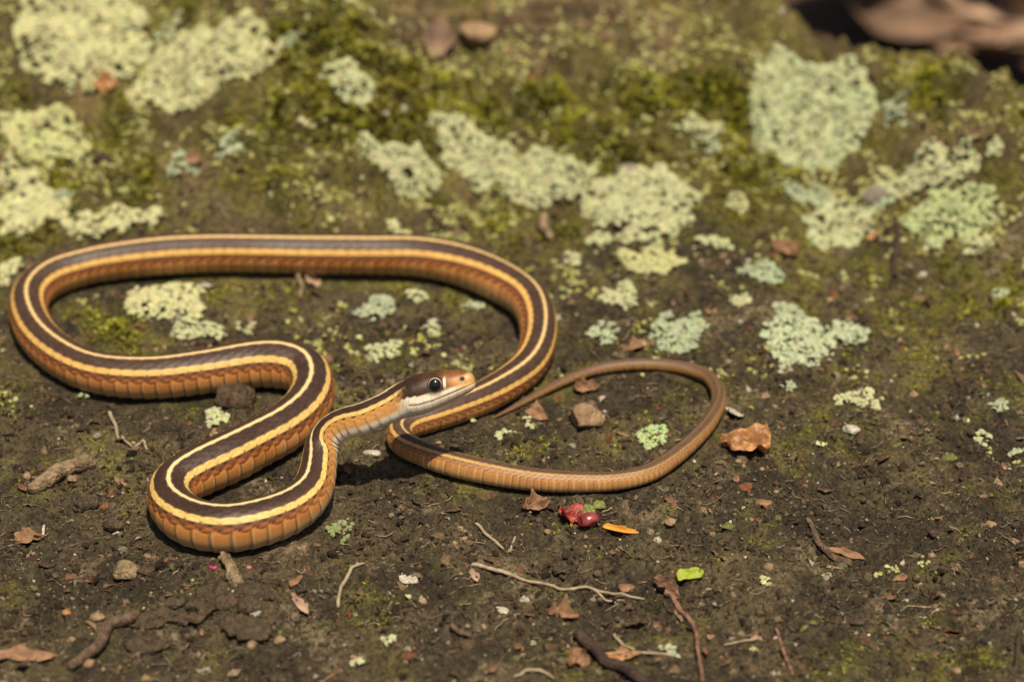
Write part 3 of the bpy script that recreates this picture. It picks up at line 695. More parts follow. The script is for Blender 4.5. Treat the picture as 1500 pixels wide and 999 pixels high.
vf = np.stack(tri_, 2).reshape(n, ns * 3, 3)
fl_ = []
for a_ in range(ns - 1):
    for b_ in range(3): fl_.append((a_ * 3 + b_, a_ * 3 + (b_ + 1) % 3, a_ * 3 + 3 + (b_ + 1) % 3, a_ * 3 + 3 + b_))
fl_ = (np.arange(n)[:, None, None] * ns * 3 + np.array(fl_)[None]).reshape(-1, 4)
pf_ = np.array([[.22, .165, .10], [.11, .075, .04], [.36, .285, .18], [.05, .03, .02], [.17, .085, .045]])
cf = pf_[rng.choice(5, n, p=[.33, .27, .17, .15, .08])] * rng.uniform(.8, 1.2, (n, 1))
tag(mesh_np('plant_fibres', vf.reshape(-1, 3), fl_, np.repeat(cf, ns * 3, 0), True, M_crumb), 'fine dry rootlets and plant fibres strewn over the soil', 'plant litter', kind='stuff')

n = 5200
x, y = scatter_xy(n, fn=clump); n = len(x)
nrm = np.stack([0.45 * rng.normal(size=n), 0.45 * rng.normal(size=n), np.ones(n)], 1); nrm /= np.linalg.norm(nrm, axis=1)[:, None]
rr = np.clip(np.exp(rng.normal(-0.55, 0.5, n)), .2, 1.8) * MM
pl = np.array([[.09, .055, .03], [.17, .11, .06], [.28, .19, .11], [.16, .065, .03], [.05, .03, .02], [.11, .10, .05], [.40, .35, .27], [.16, .18, .05]])
cf = pl[rng.choice(8, n, p=[.30, .20, .10, .05, .20, .08, .03, .04])] * rng.uniform(.8, 1.25, (n, 1))
v, f, cc = flakes(np.stack([x, y, Hv(x, y) + 0.0002], 1), nrm, rr, cf, 5, 0.15)
tag(mesh_np('leaf_crumbs', v, f, cc, False, M_crumb), 'tiny crumbled leaf and bark flakes mixed into the soil', 'leaf litter', kind='stuff')

# ------------------------------------------------------------------ single things on the ground
def tube(name, pts, radii, mat, nseg=10, rough=0.12, seed=0, parent=None):
    """pts: list of world points; knobbly tapering stick"""
    P = np.array(pts); rad_ = np.array(radii, float)
    t_ = np.concatenate([[0], np.cumsum(np.linalg.norm(np.diff(P, axis=0), axis=1))]); n = max(10, int(t_[-1] / 0.0004))
    q5 = catmull(np.hstack([P, rad_[:, None], rad_[:, None], rad_[:, None]]), 8)
    ta = np.concatenate([[0], np.cumsum(np.linalg.norm(np.diff(q5[:, :3], axis=0), axis=1))])
    s = np.linspace(0, ta[-1], n); Q = np.stack([np.interp(s, ta, q5[:, k]) for k in range(4)], 1)
    T = np.gradient(Q[:, :3], axis=0); T /= np.linalg.norm(T, axis=1)[:, None]
    A = np.cross(T, [0.1, 0.2, 1.0]); A /= np.linalg.norm(A, axis=1)[:, None]; B = np.cross(T, A)
    an = np.linspace(0, 2 * math.pi, nseg, endpoint=False)
    rn = 1 + rough * (vnoise(s[:, None] * 260 + 0 * an, np.cos(an)[None] * 1.3 + 0 * s[:, None], seed % 40 + 5) + 0.8 * vnoise(s[:, None] * 800 + 3 * np.cos(an)[None], 2.2 * np.sin(an)[None] + 0 * s[:, None], seed % 40 + 2) + 0.9 * vnoise(s[:, None] * 90 + np.sin(an)[None], an[None] * 0 + seed, seed % 40 + 9))
    rr = Q[:, 3:4] * rn
    rr[0] *= .45; rr[-1] *= .45
    V_ = Q[:, None, :3] + rr[..., None] * (A[:, None] * np.cos(an)[None, :, None] + B[:, None] * np.sin(an)[None, :, None])
    iv = np.arange(n * nseg).reshape(n, nseg); jn = np.roll(np.arange(nseg), -1)
    f = np.stack([iv[:-1], iv[:-1][:, jn], iv[1:][:, jn], iv[1:]], -1).reshape(-1, 4)
    c0, c1 = n * nseg, n * nseg + 1
    tr = np.vstack([np.stack([np.full(nseg, c0), iv[0][jn], iv[0]], 1), np.stack([np.full(nseg, c1), iv[-1], iv[-1][jn]], 1)])
    o0 = np.array(parent.location) if parent else P[0]
    o = mesh_np(name, np.vstack([V_.reshape(-1, 3), Q[:1, :3], Q[-1:, :3]]) - o0, [f, tr], None, True, mat, parent)
    if not parent: o.location = P[0]
    return o

def gpt(px, py, up=0.0):
    """photo point -> point on the real ground surface, raised by up mm"""
    p = hit(px, py); return np.array([p[0], p[1], Hs(p[0], p[1]) + up * MM])

def stick(name, pix, wpx, mat, label, cat, rough=0.14, seed=0, group=None, nseg=10):
    """pix: (px, py, up_mm); wpx: widths in photo px"""
    P_ = np.array(pix, float); k_ = np.arange(len(P_)); kf = np.linspace(0, len(P_) - 1, (len(P_) - 1) * 4 + 1)
    dense = np.stack([np.interp(kf, k_, P_[:, c]) for c in range(3)], 1); ws = np.interp(kf, k_, wpx)
    g_ = [gpt(a, b) for a, b, u in dense]; rd = [w / 2 * mm_px(g) for g, w in zip(g_, ws)]
    hz = np.array([max(Hs(g[0] + dx, g[1] + dy) for dx in (-r, 0, r) for dy in (-r, 0, r)) for g, r in zip(g_, rd)])
    if len(hz) > 6: hz = np.maximum(hz - 0.0003, np.convolve(np.pad(hz, 2, 'edge'), [.15, .2, .3, .2, .15], 'valid'))
    wob = np.array([0 if q in (0, len(dense) - 1) else 1 for q in range(len(dense))])
    pts = [np.array([g[0] + r * .5 * wb * math.sin(7 * q + seed), g[1] + r * .5 * wb * math.cos(5 * q + seed), z + r * 0.55 + u * 0.3 * MM]) for q, (g, z, r, (_, _, u), wb) in enumerate(zip(g_, hz, rd, dense, wob))]
    return tag(tube(name, pts, rd, mat, nseg, rough, seed), label, cat, group)

def pebble(name, px, py, wpx, hpx, mat, label, cat, flat=0.7, seed=1, facets=7, rot=0.0, sink=0.25, group=None, sub=3, parent=None):
    p = gpt(px, py); mp = mm_px(p); a = wpx / 2 * mp
    vert = hpx / 2 * mp          # seen half-height = combination of depth and thickness
    bz = vert * flat; by = vert * (1.25 if flat < 0.8 else 1.0)
    bm = bmesh.new(); bmesh.ops.create_icosphere(bm, subdivisions=sub, radius=1)
    rn = random.Random(seed)
    planes = [(Vector((rn.gauss(0, 1), rn.gauss(0, 1), rn.gauss(0, .8))).normalized(), rn.uniform(.55, .90)) for _ in range(facets)]
    for v in bm.verts:
        for nn, dd in planes:
            k = v.co.dot(nn)
            if k > dd: v.co -= nn * (k - dd) * 0.92
        v.co *= 1 + 0.16 * mnoise.noise(v.co * 1.7 + Vector((seed, 0, 0))) + 0.07 * mnoise.noise(v.co * 6 + Vector((0, seed, 0)))
        v.co = Vector((v.co.x * a, v.co.y * by, v.co.z * bz))
    me = bpy.data.meshes.new(name); bm.to_mesh(me); bm.free()
    for q_ in me.polygons: q_.use_smooth = True
    me.materials.append(mat)
    o = bpy.data.objects.new(name, me); C.objects.link(o)
    o.location = (p[0], p[1], p[2] + bz * (1 - 2 * sink) * 0.9); o.rotation_euler = (0, 0, rot)
    return tag(o, label, cat, group)

def sheet(name, px, py, lpx, wpx, mat, label, cat, rot=0.0, curl=0.5, bend=0.4, jag=0.15, seed=1, tilt=(0, 0), up=0.2, prof=None, thick=0.12, group=None, crump=0.12, nu=26, nv=14, fore=True):
    """a leaf or flake: length along local x (photo px), width along local y, curled and crumpled, with thickness"""
    p = gpt(px, py); mp = mm_px(p); L = lpx * mp; W = wpx * mp
    rn = np.random.default_rng(seed)
    prof = prof or [(0, .05), (.12, .55), (.4, 1), (.7, .85), (.92, .4), (1, .04)]
    u = np.linspace(0, 1, nu); w = np.interp(u, [a for a, b in prof], [b for a, b in prof]) * W / 2
    wl_ = w * (1 + jag * np.interp(u, np.linspace(0, 1, 9), rn.normal(size=9))) ; wr_ = w * (1 + jag * np.interp(u, np.linspace(0, 1, 9), rn.normal(size=9)))
    v = np.linspace(-1, 1, nv)
    Yy = np.where(v[None] < 0, v[None] * wl_[:, None], v[None] * wr_[:, None]); Xx = (u[:, None] - 0.5) * L + 0 * Yy
    Xx = Xx + jag * 0.25 * L * vnoise(u[:, None] * 3 + v[None], v[None] * 2 + seed, seed % 50) * 0.35
    rho = np.abs(Yy) / (W / 2 + 1e-9)
    Zz = curl * W * 0.5 * rho ** 2 + bend * L * (u[:, None] - 0.5) ** 2 + crump * W * vnoise(u[:, None] * 3.3, v[None] * 2.1, seed % 50 + 3) + 0.35 * crump * W * vnoise(u[:, None] * 8, v[None] * 6, seed % 50 + 7)
    top = np.stack([Xx, Yy, Zz], -1); bot = top.copy(); bot[..., 2] -= thick * MM
    idt = np.arange(nu * nv).reshape(nu, nv); idb = idt + nu * nv
    qa = np.stack([idt[:-1, :-1], idt[1:, :-1], idt[1:, 1:], idt[:-1, 1:]], -1).reshape(-1, 4); qb = (qa + nu * nv)[:, ::-1]
    rim = np.concatenate([idt[:, 0], idt[-1, 1:], idt[-2::-1, -1], idt[0, -2:0:-1]]); rj = np.roll(rim, -1)
    qs = np.stack([rim, rj, rj + nu * nv, rim + nu * nv], 1)[:, ::-1]
    Vv = np.concatenate([top.reshape(-1, 3), bot.reshape(-1, 3)])
    # lay on the local slope
    n0 = Vector(normal_at(p[0], p[1], 0.004)); qn = Vector((0, 0, 1)).rotation_difference(n0)
    import mathutils
    Mx = qn.to_matrix() @ mathutils.Euler((tilt[0], tilt[1], rot), 'XYZ').to_matrix()
    Vv = Vv @ np.array(Mx).T
    # settle: move down until the lowest part just meets the ground
    gz = Hv(Vv[:, 0] + p[0], Vv[:, 1] + p[1]); dz = np.percentile(Vv[:, 2] - gz, 2)
    o = mesh_np(name, Vv, [qa, qb, qs], None, True, mat); o.location = (p[0], p[1], -dz + up * 0.3 * MM)
    return tag(o, label, cat, group)

m_tan = two_tone('tan_stone', (.17, .105, .053), (.36, .235, .125), 330, 0.85, 0.0008, c3=(.44, .32, .19))
m_brownst = two_tone('brown_lump', (.045, .029, .017), (.17, .11, .062), 620, 0.9, 0.0016)
m_grit = two_tone('grey_grit', (.12, .10, .08), (.30, .25, .19), 600, 0.85, 0.0003)
m_white = two_tone('white_chip', (.28, .235, .17), (.56, .50, .40), 450, 0.85, 0.0006)
m_root = two_tone('pale_root', (.10, .066, .035), (.36, .26, .14), 480, 0.85, 0.0012)
m_twig = two_tone('brown_twig', (.045, .026, .015), (.20, .13, .08), 520, 0.85, 0.0012)
m_dtwig = two_tone('dark_twig', (.018, .012, .009), (.085, .05, .036), 520, 0.8, 0.0010)
m_rtwig = two_tone('reddish_rootlet', (.09, .035, .022), (.30, .17, .10), 600, 0.8, 0.0007)
m_fib = two_tone('straw_fibre', (.20, .15, .09), (.38, .30, .19), 700, 0.75, 0.0002)
m_leafo = two_tone('dry_orange_leaf', (.20, .08, .026), (.58, .30, .11), 170, 0.45, 0.0003, spec=0.5, transl=0.2)
m_leafb = two_tone('dry_brown_leaf', (.15, .075, .036), (.34, .19, .10), 260, 0.65, 0.0003, transl=0.15)
m_leafd = two_tone('dark_leaf', (.07, .035, .018), (.20, .10, .05), 260, 0.7, 0.0003)
m_red = two_tone('red_leaf', (.12, .008, .006), (.32, .035, .018), 400, 0.5, 0.0002, spec=0.5, transl=0.1)
m_berry = two_tone('berry_skin', (.10, .010, .012), (.34, .055, .05), 330, 0.3, 0.0001, spec=0.6)
m_needle = two_tone('orange_needle', (.50, .20, .02), (.72, .36, .05), 300, 0.45, 0.0002, spec=0.5, transl=0.15)
m_green = two_tone('green_leaf', (.26, .34, .02), (.44, .50, .06), 300, 0.45, 0.0002, transl=0.3)
m_pink = two_tone('magenta_bud', (.09, .012, .03), (.30, .05, .10), 500, 0.35, 0.0002, spec=0.5)
m_flake = two_tone('grey_bark', (.042, .030, .017), (.15, .108, .060), 700, 0.95, 0.0018)
m_pale = two_tone('pale_leaf', (.20, .115, .068), (.48, .33, .22), 70, 0.7, 0.0006, transl=0.1)
m_coffee = two_tone('coffee_leaf', (.075, .043, .025), (.24, .15, .09), 55, 0.7, 0.0006, transl=0.1)

# stones and lumps
pebble('pebble', 858, 616, 62, 52, m_tan, 'tan wedge shaped pebble inside the tail loop', 'pebble', 0.85, 12, 7, 0.5)
pebble('soil_lump', 343, 592, 66, 44, m_brownst, 'rough brown lump tucked between two bends of the snake', 'soil lump', 0.9, 5, 4)
pebble('pebble', 1246, 636, 26, 22, m_white, 'pale squarish chip on the soil below the arched lichen', 'pebble', 0.8, 8, 13)
pebble('pebble', 1282, 292, 44, 34, m_grit, 'blurred grey stone between ragged lichens on the bank', 'pebble', 0.8, 9, 6)
pebble('pebble', 921, 238, 40, 26, m_grit, 'small grey stone resting behind the lowest pitted cushion', 'pebble', 0.8, 10, 5)
pebble('pebble', 150, 243, 36, 26, m_dtwig, 'dark grey stone under the broken leafy lichen', 'pebble', 0.8, 11, 6)
pebble('pebble', 182, 838, 44, 34, m_brownst if False else m_root, 'rounded tan pebble on soil in front of the front bend', 'pebble', 0.7, 13, 6)
pebble('pebble', 143, 903, 24, 16, m_tan, 'small cream pebble near the end of the brown twig', 'pebble', 0.8, 14, 6)
pebble('pebble', 97, 890, 16, 12, m_leafo, 'tiny orange brown pebble left of the small cream one', 'pebble', 0.8, 15, 5)
pebble('pebble', 545, 659, 28, 16, m_white, 'whitish chip in the shadow under the raised neck', 'pebble', 0.6, 16, 12)
pebble('pebble', 168, 768, 34, 22, m_brownst, 'grey brown stone on dark soil, nearest to the stubby root', 'pebble', 0.8, 17, 6)
pebble('pebble', 128, 742, 36, 24, m_flake, 'flat grey stone between the stubby root and the front bend', 'pebble', 0.7, 18, 6)
pebble('pebble', 1118, 752 - 8, 26, 16, m_leafb, 'reddish brown chip on bare soil right of the orange needle', 'pebble', 0.6, 19, 6)
pebble('pebble', 918, 857, 26, 18, m_leafb, 'pinkish brown chip at the end of the long pale rootlet', 'pebble', 0.6, 20, 6)
pebble('pebble', 1255, 913, 22, 14, m_flake, 'small grey brown stone on dark soil above the corner moss', 'pebble', 0.7, 21, 6)
pebble('pebble', 700, 66, 56, 44, m_tan, 'ochre stone set in the shaded face at the top of the bank', 'pebble', 0.8, 22, 5)

# roots, twigs
st = empty('root_stub', gpt(90, 712)); tag(st, 'stubby tan root lying on soil beside the snake', 'root')
pts = [gpt(44, 724, .6), gpt(66, 712, 1.0), gpt(92, 701, 1.4), gpt(114, 694, 1.8), gpt(132, 690, 2.0)]
tube('shaft', pts, [w * MM for w in (1.1, 1.7, 1.75, 1.7, 2.2)], m_root, 12, 0.2, 3, st)
tube('broken_end', [gpt(124, 692, 1.9), gpt(136, 688, 2.0)], [2.25 * MM, 1.5 * MM], m_root, 12, 0.35, 8, st)
nb = empty('root_knot', gpt(345, 870)); tag(nb, 'gnarled earthy root reaching up to the underside of the front bend', 'root')
tube('stem', [gpt(328, 822, 1.4), gpt(334, 834, 1.5), gpt(343, 850, 1.0), gpt(352, 868, .2)], [w * MM for w in (1.2, 1.35, 1.6, 1.7)], m_root, 14, 0.45, 4, nb)
tube('branch', [gpt(342, 846, .5), gpt(365, 850, .5), gpt(392, 846, .1)], [w * MM for w in (1.3, 1.0, .6)], m_flake, 12, 0.5, 5, nb)
tube('branch', [gpt(345, 862, .2), gpt(372, 876, .3), gpt(415, 872, .0)], [w * MM for w in (1.8, 1.6, .7)], m_flake, 12, 0.55, 6, nb)
tube('branch', [gpt(340, 862, .2), gpt(305, 880, .3), gpt(270, 882, .0)], [w * MM for w in (1.7, 1.5, .7)], m_flake, 12, 0.55, 7, nb)
for q, (a, b, w, h) in enumerate([(365, 892, 46, 30), (330, 886, 40, 26), (300, 868, 34, 24), (398, 905, 34, 22), (258, 878, 36, 22)]):
    pebble('soil_clod', a, b, w, h, [m_flake, m_brownst][q % 2], 'crumbly earth clod clinging round the root knot', 'soil clod', 0.7, 200 + q, 3, q, 0.45, 'earth clods round the root knot')
pebble('bud', 313, 833, 17, 15, m_pink, 'magenta bud in the shadow under the front bend, left of the root', 'bud', 0.8, 31, 6)
pebble('bud', 364, 828, 14, 9, m_pink, 'dull magenta bud under the front bend, right of the root', 'bud', 0.8, 32, 6)
stick('twig', [(102, 985, .8), (128, 962, 1.4), (160, 928, 1.8), (190, 905, 1.2), (205, 896, .6)], [13, 16, 17, 18, 12], m_twig, 'smooth brown twig lying beside the grey bark flakes', 'twig', 0.10, 11)
stick('twig', [(845, 925, .8), (868, 948, 1.2), (900, 975, 1.2), (930, 998, .8), (960, 1020, .4)], [16, 18, 17, 16, 14], m_dtwig, 'thick dark twig partly buried in leaf scraps', 'twig', 0.14, 12)
stick('rootlet', [(690, 832, .3), (735, 838, .8), (775, 850, .9), (820, 857, .7), (860, 853, .8), (900, 864, .5), (945, 870, .3)], [6, 5.5, 5, 4.5, 4.5, 4, 3], m_fib, 'long pale wavy rootlet lying across the soil', 'root', 0.2, 13)
stick('rootlet', [(868, 856, .4), (890, 868, .4), (915, 872, .3)], [4, 3.5, 2.5], m_fib, 'short pale fork under the long wavy rootlet', 'root', 0.2, 14)
stick('rootlet', [(982, 866, .6), (1000, 895, .8), (1018, 925, .8), (1027, 960, .8), (1028, 1000, .5)], [7, 7, 7.5, 7, 6], m_rtwig, 'reddish rootlet running from the dry husk', 'root', 0.25, 15)
stick('rootlet', [(495, 885, .3), (500, 858, .6), (515, 838, .6), (535, 828, .3)], [5, 5.5, 5, 3.5], m_fib, 'curved pale rootlet on the soil beyond the root knot', 'root', 0.2, 16)
stick('rootlet', [(178, 635, .4), (195, 655, .6), (212, 650, .9), (216, 665, .5)], [4, 4, 4, 3], m_fib, 'kinked pale fibre left of the front bend', 'root', 0.2, 17)
stick('rootlet', [(160, 600, .4), (168, 618, .5), (175, 640, .4)], [6, 5, 4], m_fib, 'short pale fibre under the lower coil', 'root', 0.2, 18)
stick('rootlet', [(752, 992, .2), (768, 985, .9), (790, 985, 1.0), (812, 998, .3)], [5, 5, 5, 4], m_fib, 'arched straw loop standing on the soil', 'root', 0.1, 19)
stick('twig', [(696, 767, .4), (715, 778, .6), (738, 795, .4)], [5, 5, 4], m_fib, 'thin dry splinter below the tail', 'twig', 0.15, 20)
stick('twig', [(745, 800, .4), (755, 784, .8)], [5, 4], m_fib, 'short upright splinter beside a dark soil patch', 'twig', 0.15, 21)
stick('twig', [(878, 948, .5), (930, 952, .7), (990, 956, .4)], [5, 4, 4], m_fib, 'straight straw coloured stem behind the thick dark twig', 'twig', 0.1, 22)
stick('twig', [(900, 915, .4), (912, 940, .7), (930, 950, .4)], [5, 5, 4], m_fib, 'curved straw scrap behind the thick dark twig', 'twig', 0.1, 23)
stick('twig', [(660, 922, .4), (690, 938, .5)], [9, 7], m_twig, 'short brown bark stick on dark soil', 'twig', 0.2, 24)
stick('twig', [(1312, 330, .4), (1312, 372, 1.0), (1311, 412, .4)], [8, 9, 8], m_dtwig, 'dark upright twig pressed against the bank', 'twig', 0.12, 25)
stick('twig', [(1180, 765, .6), (1200, 792, .9), (1225, 812, .8), (1248, 824, .4)], [7, 9, 10, 6], m_twig, 'brown twig lying on bare soil among grit', 'twig', 0.2, 26)
stick('twig', [(1135, 925, .3), (1148, 955, .5), (1160, 998, .4)], [4, 5, 5], m_rtwig, 'thin reddish stem near the corner moss', 'twig', 0.2, 27)
stick('twig', [(1060, 942, .3), (1095, 938, .5), (1118, 941, .3)], [3, 3.5, 3], m_fib, 'fine straw on soil near the reddish rootlet', 'twig', 0.1, 28)
stick('twig', [(1495, 920, .5), (1490, 960, .8), (1482, 1000, .5)], [6, 7, 7], m_flake, 'grey upright stem in the corner moss', 'twig', 0.15, 29)
stick('twig', [(438, 405, 3.2), (440, 428, 2.0), (441, 448, .2)], [9, 8, 6], m_root, 'pale splinter propped under the upper coil', 'twig', 0.15, 30)
stick('twig', [(792, 322, .6), (800, 340, .9), (806, 356, .5)], [13, 15, 10], m_root, 'blurred pink tan splinter on the bank below the middle cushion', 'twig', 0.2, 33)

# leaves and scraps
lf = sheet('dry_leaf', 1091, 658, 74, 66, m_leafo, 'curled orange brown dry leaf scrap beside the tail loop', 'leaf', -.12, 0.60, 0.35, 0.22, 3, (0.10, .08), 1.0, [(0, .03), (.12, .28), (.35, .75), (.66, 1), (.9, .8), (1, .35)], .10, crump=.19, nu=40, nv=24)
sheet('leaf_scrap', 1076, 608, 40, 26, m_white, 'white papery scrap leaning by the tail loop', 'leaf', 1.9, 0.2, 0.2, 0.2, 4, (0.5, 0.2), .2)
sheet('leaf_scrap', 836, 757, 46, 40, m_red, 'bright red leaf scrap beside the berry', 'leaf', 2.4, 0.5, 0.3, 0.35, 5, (0.4, 0), .3, crump=.3)
be = pebble('berry', 861, 770, 38, 31, m_berry, 'shrivelled dark red berry beside the red leaf scrap', 'berry', 0.9, 41, 7, 0, 0.2)
sheet('needle', 910, 777, 62, 11, m_needle, 'narrow bright orange leaf needle on soil', 'leaf', -.55, 0.9, 0.22, 0.08, 6, (0.2, -.1), .3, [(0, .3), (.1, .9), (.5, 1), (.85, .6), (1, .1)], .2, crump=.05)
sheet('leaf_scrap', 1011, 846, 40, 21, m_green, 'lime green oblong leaf piece on soil', 'leaf', 0.05, 0.15, 0.1, 0.16, 7, (0.12, 0), 1.0, [(0, .6), (.1, .95), (.5, 1), (.88, .9), (.97, .6), (1, .2)], .1, crump=.16)
hk = sheet('seed_husk', 975, 862, 52, 26, m_rtwig, 'shredded reddish brown husk beside the lime green leaf', 'husk', -.75, 0.8, 0.3, 0.5, 8, (0.3, 0.1), .3, crump=.35)
sheet('leaf_scrap', 785, 742, 46, 24, m_leafb, 'crumpled orange brown leaf scrap under the tail', 'leaf', 0.35, 0.5, 0.3, 0.35, 9, (0.3, 0), .2, crump=.35)
sheet('leaf_scrap', 790, 613, 36, 32, m_leafb, 'triangular brown leaf scrap by the tail tip', 'leaf', -.7, 0.4, 0.3, 0.2, 10, (0.4, 0.1), .2, [(0, 1), (.3, .8), (.7, .45), (1, .05)])
sheet('leaf_scrap', 858, 566, 40, 20, m_leafb, 'small curled brown leaf scrap inside the tail loop, behind the pebble', 'leaf', .2, 0.6, 0.3, 0.3, 11, (0.3, 0), .2, crump=.3)
sheet('leaf_scrap', 598, 850, 30, 20, m_white, 'small white flake on dark soil', 'leaf', -.3, 0.1, 0.1, 0.25, 12, (0.15, 0), .2)
sheet('leaf_scrap', 738, 895, 26, 14, m_white, 'pale flake among leaf scraps near the long rootlet', 'leaf', -.5, 0.2, 0.1, 0.25, 13, (0.2, 0), .2)
sheet('leaf_scrap', 826, 902, 46, 24, m_leafb, 'brown crumpled leaf scrap beside the pale flake', 'leaf', -.2, 0.5, 0.2, 0.35, 14, (0.3, 0), .2, crump=.3)
sheet('leaf_scrap', 846, 970, 34, 34, m_leafb, 'ragged brown leaf scrap left of the thick dark twig', 'leaf', .8, 0.4, 0.2, 0.35, 15, (0.3, 0), .2, crump=.3)
sheet('leaf_scrap', 910, 955, 54, 22, m_leafo, 'tawny leaf scrap behind the thick dark twig', 'leaf', -.1, 0.4, 0.2, 0.35, 16, (0.3, 0), .2, crump=.3)
sheet('leaf_scrap', 932, 898, 40, 30, m_flake, 'curled grey straw rim on soil between rootlets', 'leaf', .1, 1.4, 0.1, 0.2, 17, (0.1, 0), .2, crump=.1)
sheet('bark_flake', 362, 930, 74, 50, m_flake, 'broad grey bark flake lying in front of the root knot', 'bark', -.3, 0.12, 0.1, 0.2, 18, (0.12, 0), .2, [(0, .4), (.15, .8), (.5, 1), (.85, .8), (1, .3)], .4, crump=.12)
sheet('bark_flake', 232, 905, 90, 34, m_flake, 'grey bark flake touching the brown twig', 'bark', .25, 0.2, 0.1, 0.25, 19, (0.15, 0), .2, None, .4, crump=.2)
sheet('bark_flake', 215, 938, 70, 36, m_flake, 'flat bark flake in front of the brown twig', 'bark', -.15, 0.15, 0.1, 0.25, 20, (0.12, 0), .2, None, .4, crump=.2)
sheet('bark_flake', 290, 905, 60, 30, m_brownst, 'dark crumbly bark flake between twig and root knot', 'bark', .3, 0.2, 0.1, 0.3, 21, (0.15, 0), .2, None, .4, crump=.3)
sheet('leaf_scrap', 42, 796, 46, 22, m_leafb, 'brown dry leaf scrap with a pale bristle', 'leaf', .25, 0.6, 0.2, 0.25, 22, (0.2, 0), .2, crump=.25)
stick('twig', [(63, 790, .5), (66, 775, 2.0)], [5, 4], m_white, 'pale bristle standing beside the brown dry leaf scrap', 'twig', 0.1, 34)
sheet('leaf_scrap', 30, 965, 110, 30, m_leafb, 'long torn tan leaf strip beside the brown twig', 'leaf', .0, 0.3, 0.1, 0.2, 23, (0.15, 0), .2, crump=.2)
sheet('leaf_scrap', 440, 882, 40, 16, m_pale, 'narrow straw leaf strip right of the root knot', 'leaf', -.9, 0.5, 0.1, 0.15, 24, (0.15, 0), .2)
sheet('leaf_scrap', 1240, 808, 60, 14, m_leafb, 'flat tan leaf strip under the brown twig on bare soil', 'leaf', -.5, 0.4, 0.1, 0.25, 25, (0.15, 0), .2)
sheet('leaf_scrap', 156, 141, 34, 30, m_leafo, 'orange leaf scrap standing between the two big lichen cushions', 'leaf', 1.5, 0.3, 0.2, 0.2, 26, (0.1, -.5), .2)
sheet('leaf_scrap', 292 - 10, 230 + 12, 30, 20, m_leafb, 'small reddish leaf scrap on the shaded bank', 'leaf', .4, 0.4, 0.2, 0.2, 27, (0.2, 0), .2)
sheet('leaf_scrap', 642, 75, 90, 44, m_coffee, 'narrow brown leaf standing against the top of the bank', 'leaf', 1.5, 0.4, 0.2, 0.15, 28, (0.0, -.2), .2)
sheet('leaf_scrap', 1278, 347, 22, 16, m_leafo, 'small orange leaf chip between lichens on the bank', 'leaf', .6, 0.3, 0.2, 0.2, 29, (0.2, 0), .2)
sheet('leaf_scrap', 1150, 372, 44, 24, m_leafb, 'pinkish brown leaf scrap on soil by the blue green crust', 'leaf', -.4, 0.4, 0.2, 0.3, 30, (0.3, 0), .2, crump=.3)
sheet('leaf_scrap', 935, 505, 56, 18, m_leafb, 'brown leaf scrap behind the thin tail', 'leaf', .1, 0.5, 0.2, 0.3, 35, (0.3, 0), .2, crump=.3)
sheet('leaf_scrap', 458, 412, 26, 30, m_pale, 'pale tan leaf tip under the upper coil beside the splinter', 'leaf', .6, 0.3, 0.2, 0.15, 36, (0.3, 0.3), .2)
dr_ = pebble('droplet', 1096, 384, 8, 8, m_white, 'tiny shining droplet beside the flat blue green crust', 'droplet', 1.0, 51, 0, sub=2)

# small look-alike bits scattered over the open soil
spots = []
while len(spots) < 130:
    px, py = random.uniform(5, 1495), random.uniform(430, 995)
    g_ = gpt(px, py)
    if snake_gap(g_[0], g_[1]) < 0.003 or any((px - a) ** 2 + (py - b) ** 2 < 900 for a, b in spots): continue
    spots.append((px, py))
STN = [(m_brownst, 'dark brown'), (m_brownst, 'dark brown'), (m_grit, 'grey'), (m_tan, 'tan'), (m_flake, 'drab olive brown')]
FLK = [(m_leafb, 'mid brown'), (m_leafd, 'dark brown'), (m_leafd, 'dark brown'), (m_flake, 'grey brown'), (m_pale, 'pale tan')]
for i, (px, py) in enumerate(spots):
    s = random.uniform(7, 16) * (1.15 if py > 700 else 0.9)
    where = 'lying in the open foreground soil' if py > 720 else 'on the soil behind or among the coils'
    if i % 2:
        m_, c_ = random.choice(STN)
        pebble('soil_pebble', px, py, s * 1.2, s, m_, f'small {c_} stone {where}', 'pebble', 0.8, i + 100, 6, random.random() * 6, 0.35, f'small {c_} stones', 2)
    else:
        m_, c_ = random.choice(FLK)
        sheet('litter_flake', px, py, s * 1.6, s * 0.75, m_, f'small {c_} litter flake {where}', 'leaf flake', random.random() * 6, 0.3, 0.2, 0.35, i + 100, (0.25, 0), .2, group=f'{c_} litter flakes', crump=.25, nu=10, nv=6)

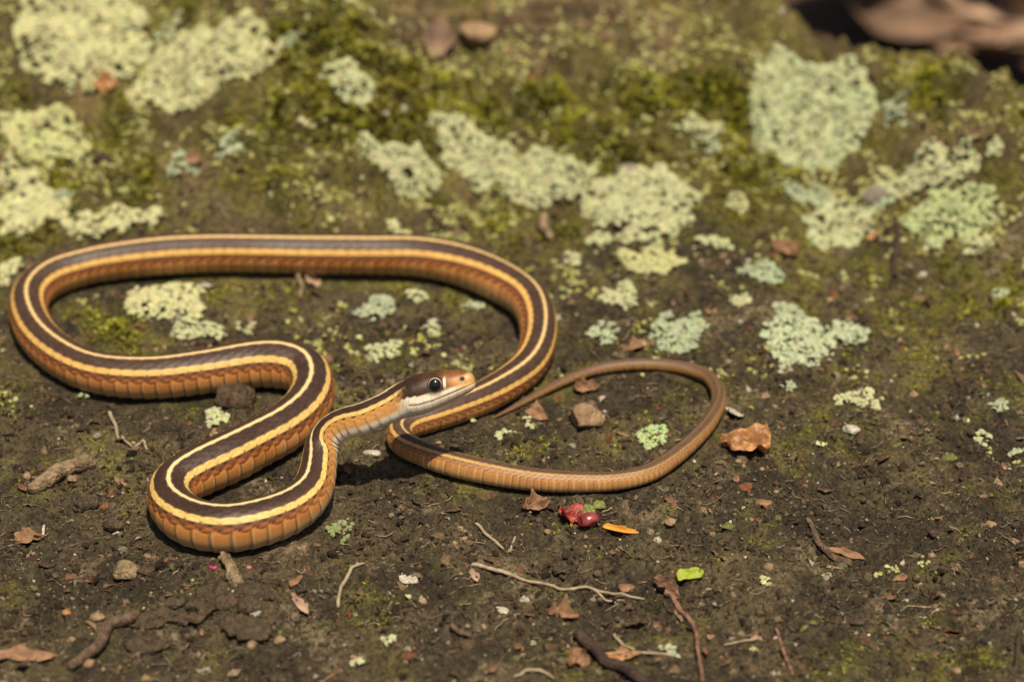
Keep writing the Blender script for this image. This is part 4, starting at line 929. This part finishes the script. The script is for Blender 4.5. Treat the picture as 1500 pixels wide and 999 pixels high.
# fallen leaves on the woodland floor behind the outcrop
def floor_leaf(x, y, L, W, rot, tilt, mat, label, seed, z=0.006):
    nu, nv = 22, 14; u = np.linspace(0, 1, nu); w = np.interp(u, [0, .08, .3, .55, .8, 1], [.03, .35, .9, 1, .6, .02]) * W / 2
    v = np.linspace(-1, 1, nv); Yy = v[None] * w[:, None]; Xx = (u[:, None] - .5) * L + 0 * Yy
    Zz = 0.35 * np.abs(Yy) + 0.5 * L * (u[:, None] - .5) ** 2 + 0.06 * W * vnoise(u[:, None] * 3, v[None] * 2, seed)
    import mathutils
    Mx = np.array(mathutils.Euler((tilt[0], tilt[1], rot), 'XYZ').to_matrix())
    top = np.stack([Xx, Yy, Zz], -1).reshape(-1, 3); bot = top - np.array([0, 0, .0004])
    Vv = np.vstack([top, bot]) @ Mx.T
    a = np.arange(nu * nv).reshape(nu, nv); qa = np.stack([a[:-1, :-1], a[1:, :-1], a[1:, 1:], a[:-1, 1:]], -1).reshape(-1, 4)
    rim = np.concatenate([a[:, 0], a[-1, 1:], a[-2::-1, -1], a[0, -2:0:-1]]); rj = np.roll(rim, -1)
    qs = np.stack([rim, rj, rj + nu * nv, rim + nu * nv], 1)[:, ::-1]
    r_ = empty('fallen_leaf', (x, y, z - Vv[:, 2].min()))
    bl = mesh_np('blade', Vv, [qa, (qa + nu * nv)[:, ::-1], qs], None, True, mat, r_)
    mid = np.array([(Xx[i, nv // 2], 0, Zz[i, nv // 2 ] + .0003) for i in range(0, nu, 3)] + [(L * .5 + L * .12, 0, 0.14 * L)]) @ Mx.T
    r2 = tube('midrib', mid + np.array(r_.location), [.0007] * len(mid), m_coffee, 6, .05, 1, r_)
    return tag(r_, label, 'leaf', 'fallen leaves below the outcrop')
def floor_hit(px, py, z=FZ + 0.01):
    d = ray(px, py); t_ = (z - CAM[2]) / d[2]; return CAM + d * t_
for j, (px, py, L, m_, tl, lab) in enumerate([
    (1440, 62, .050, m_pale, (.1, -.2), 'pale fallen leaf catching the sun just below the edge of the outcrop'),
    (1390, 20, .055, m_pale, (-.3, .1), 'pinkish fallen leaf behind the sunlit pale one'),
    (1490, 25, .050, m_pale, (.2, .3), 'pale fallen leaf beside the pinkish one on the woodland floor'),
    (1330, 45, .045, m_coffee, (.35, .1), 'brown fallen leaf tucked under the edge of the outcrop'),
    (1480, 105, .045, m_coffee, (.3, -.2), 'brown fallen leaf partly hidden by the rim of the outcrop'),
    (1280, 12, .05, m_coffee, (-.2, .2), 'dull brown fallen leaf behind the mossy edge'),
    (1225, -5, .05, m_leafd, (.2, .2), 'dark fallen leaf behind the top of the mossy edge'),
    (1430, -20, .06, m_coffee, (.3, .1), 'curled coffee brown leaf lying behind the pinkish leaf')]):
    p_ = floor_hit(px, py)
    floor_leaf(p_[0], p_[1], L, L * random.uniform(.5, .7), random.random() * 6.28, tl, m_, lab, j + 60, FZ + 0.008 + 0.0015 * j)
for j in range(14):
    x = random.uniform(0.05, 0.42); y = random.uniform(0.22, 0.60)
    floor_leaf(x, y, random.uniform(.035, .07), random.uniform(.02, .038), random.random() * 6.28, (random.uniform(-.35, .35), random.uniform(-.35, .35)),
               random.choice([m_leafd, m_coffee]), 'other dull brown leaf fallen on the woodland floor beyond the outcrop', j, FZ + 0.006 + random.uniform(0, .012))
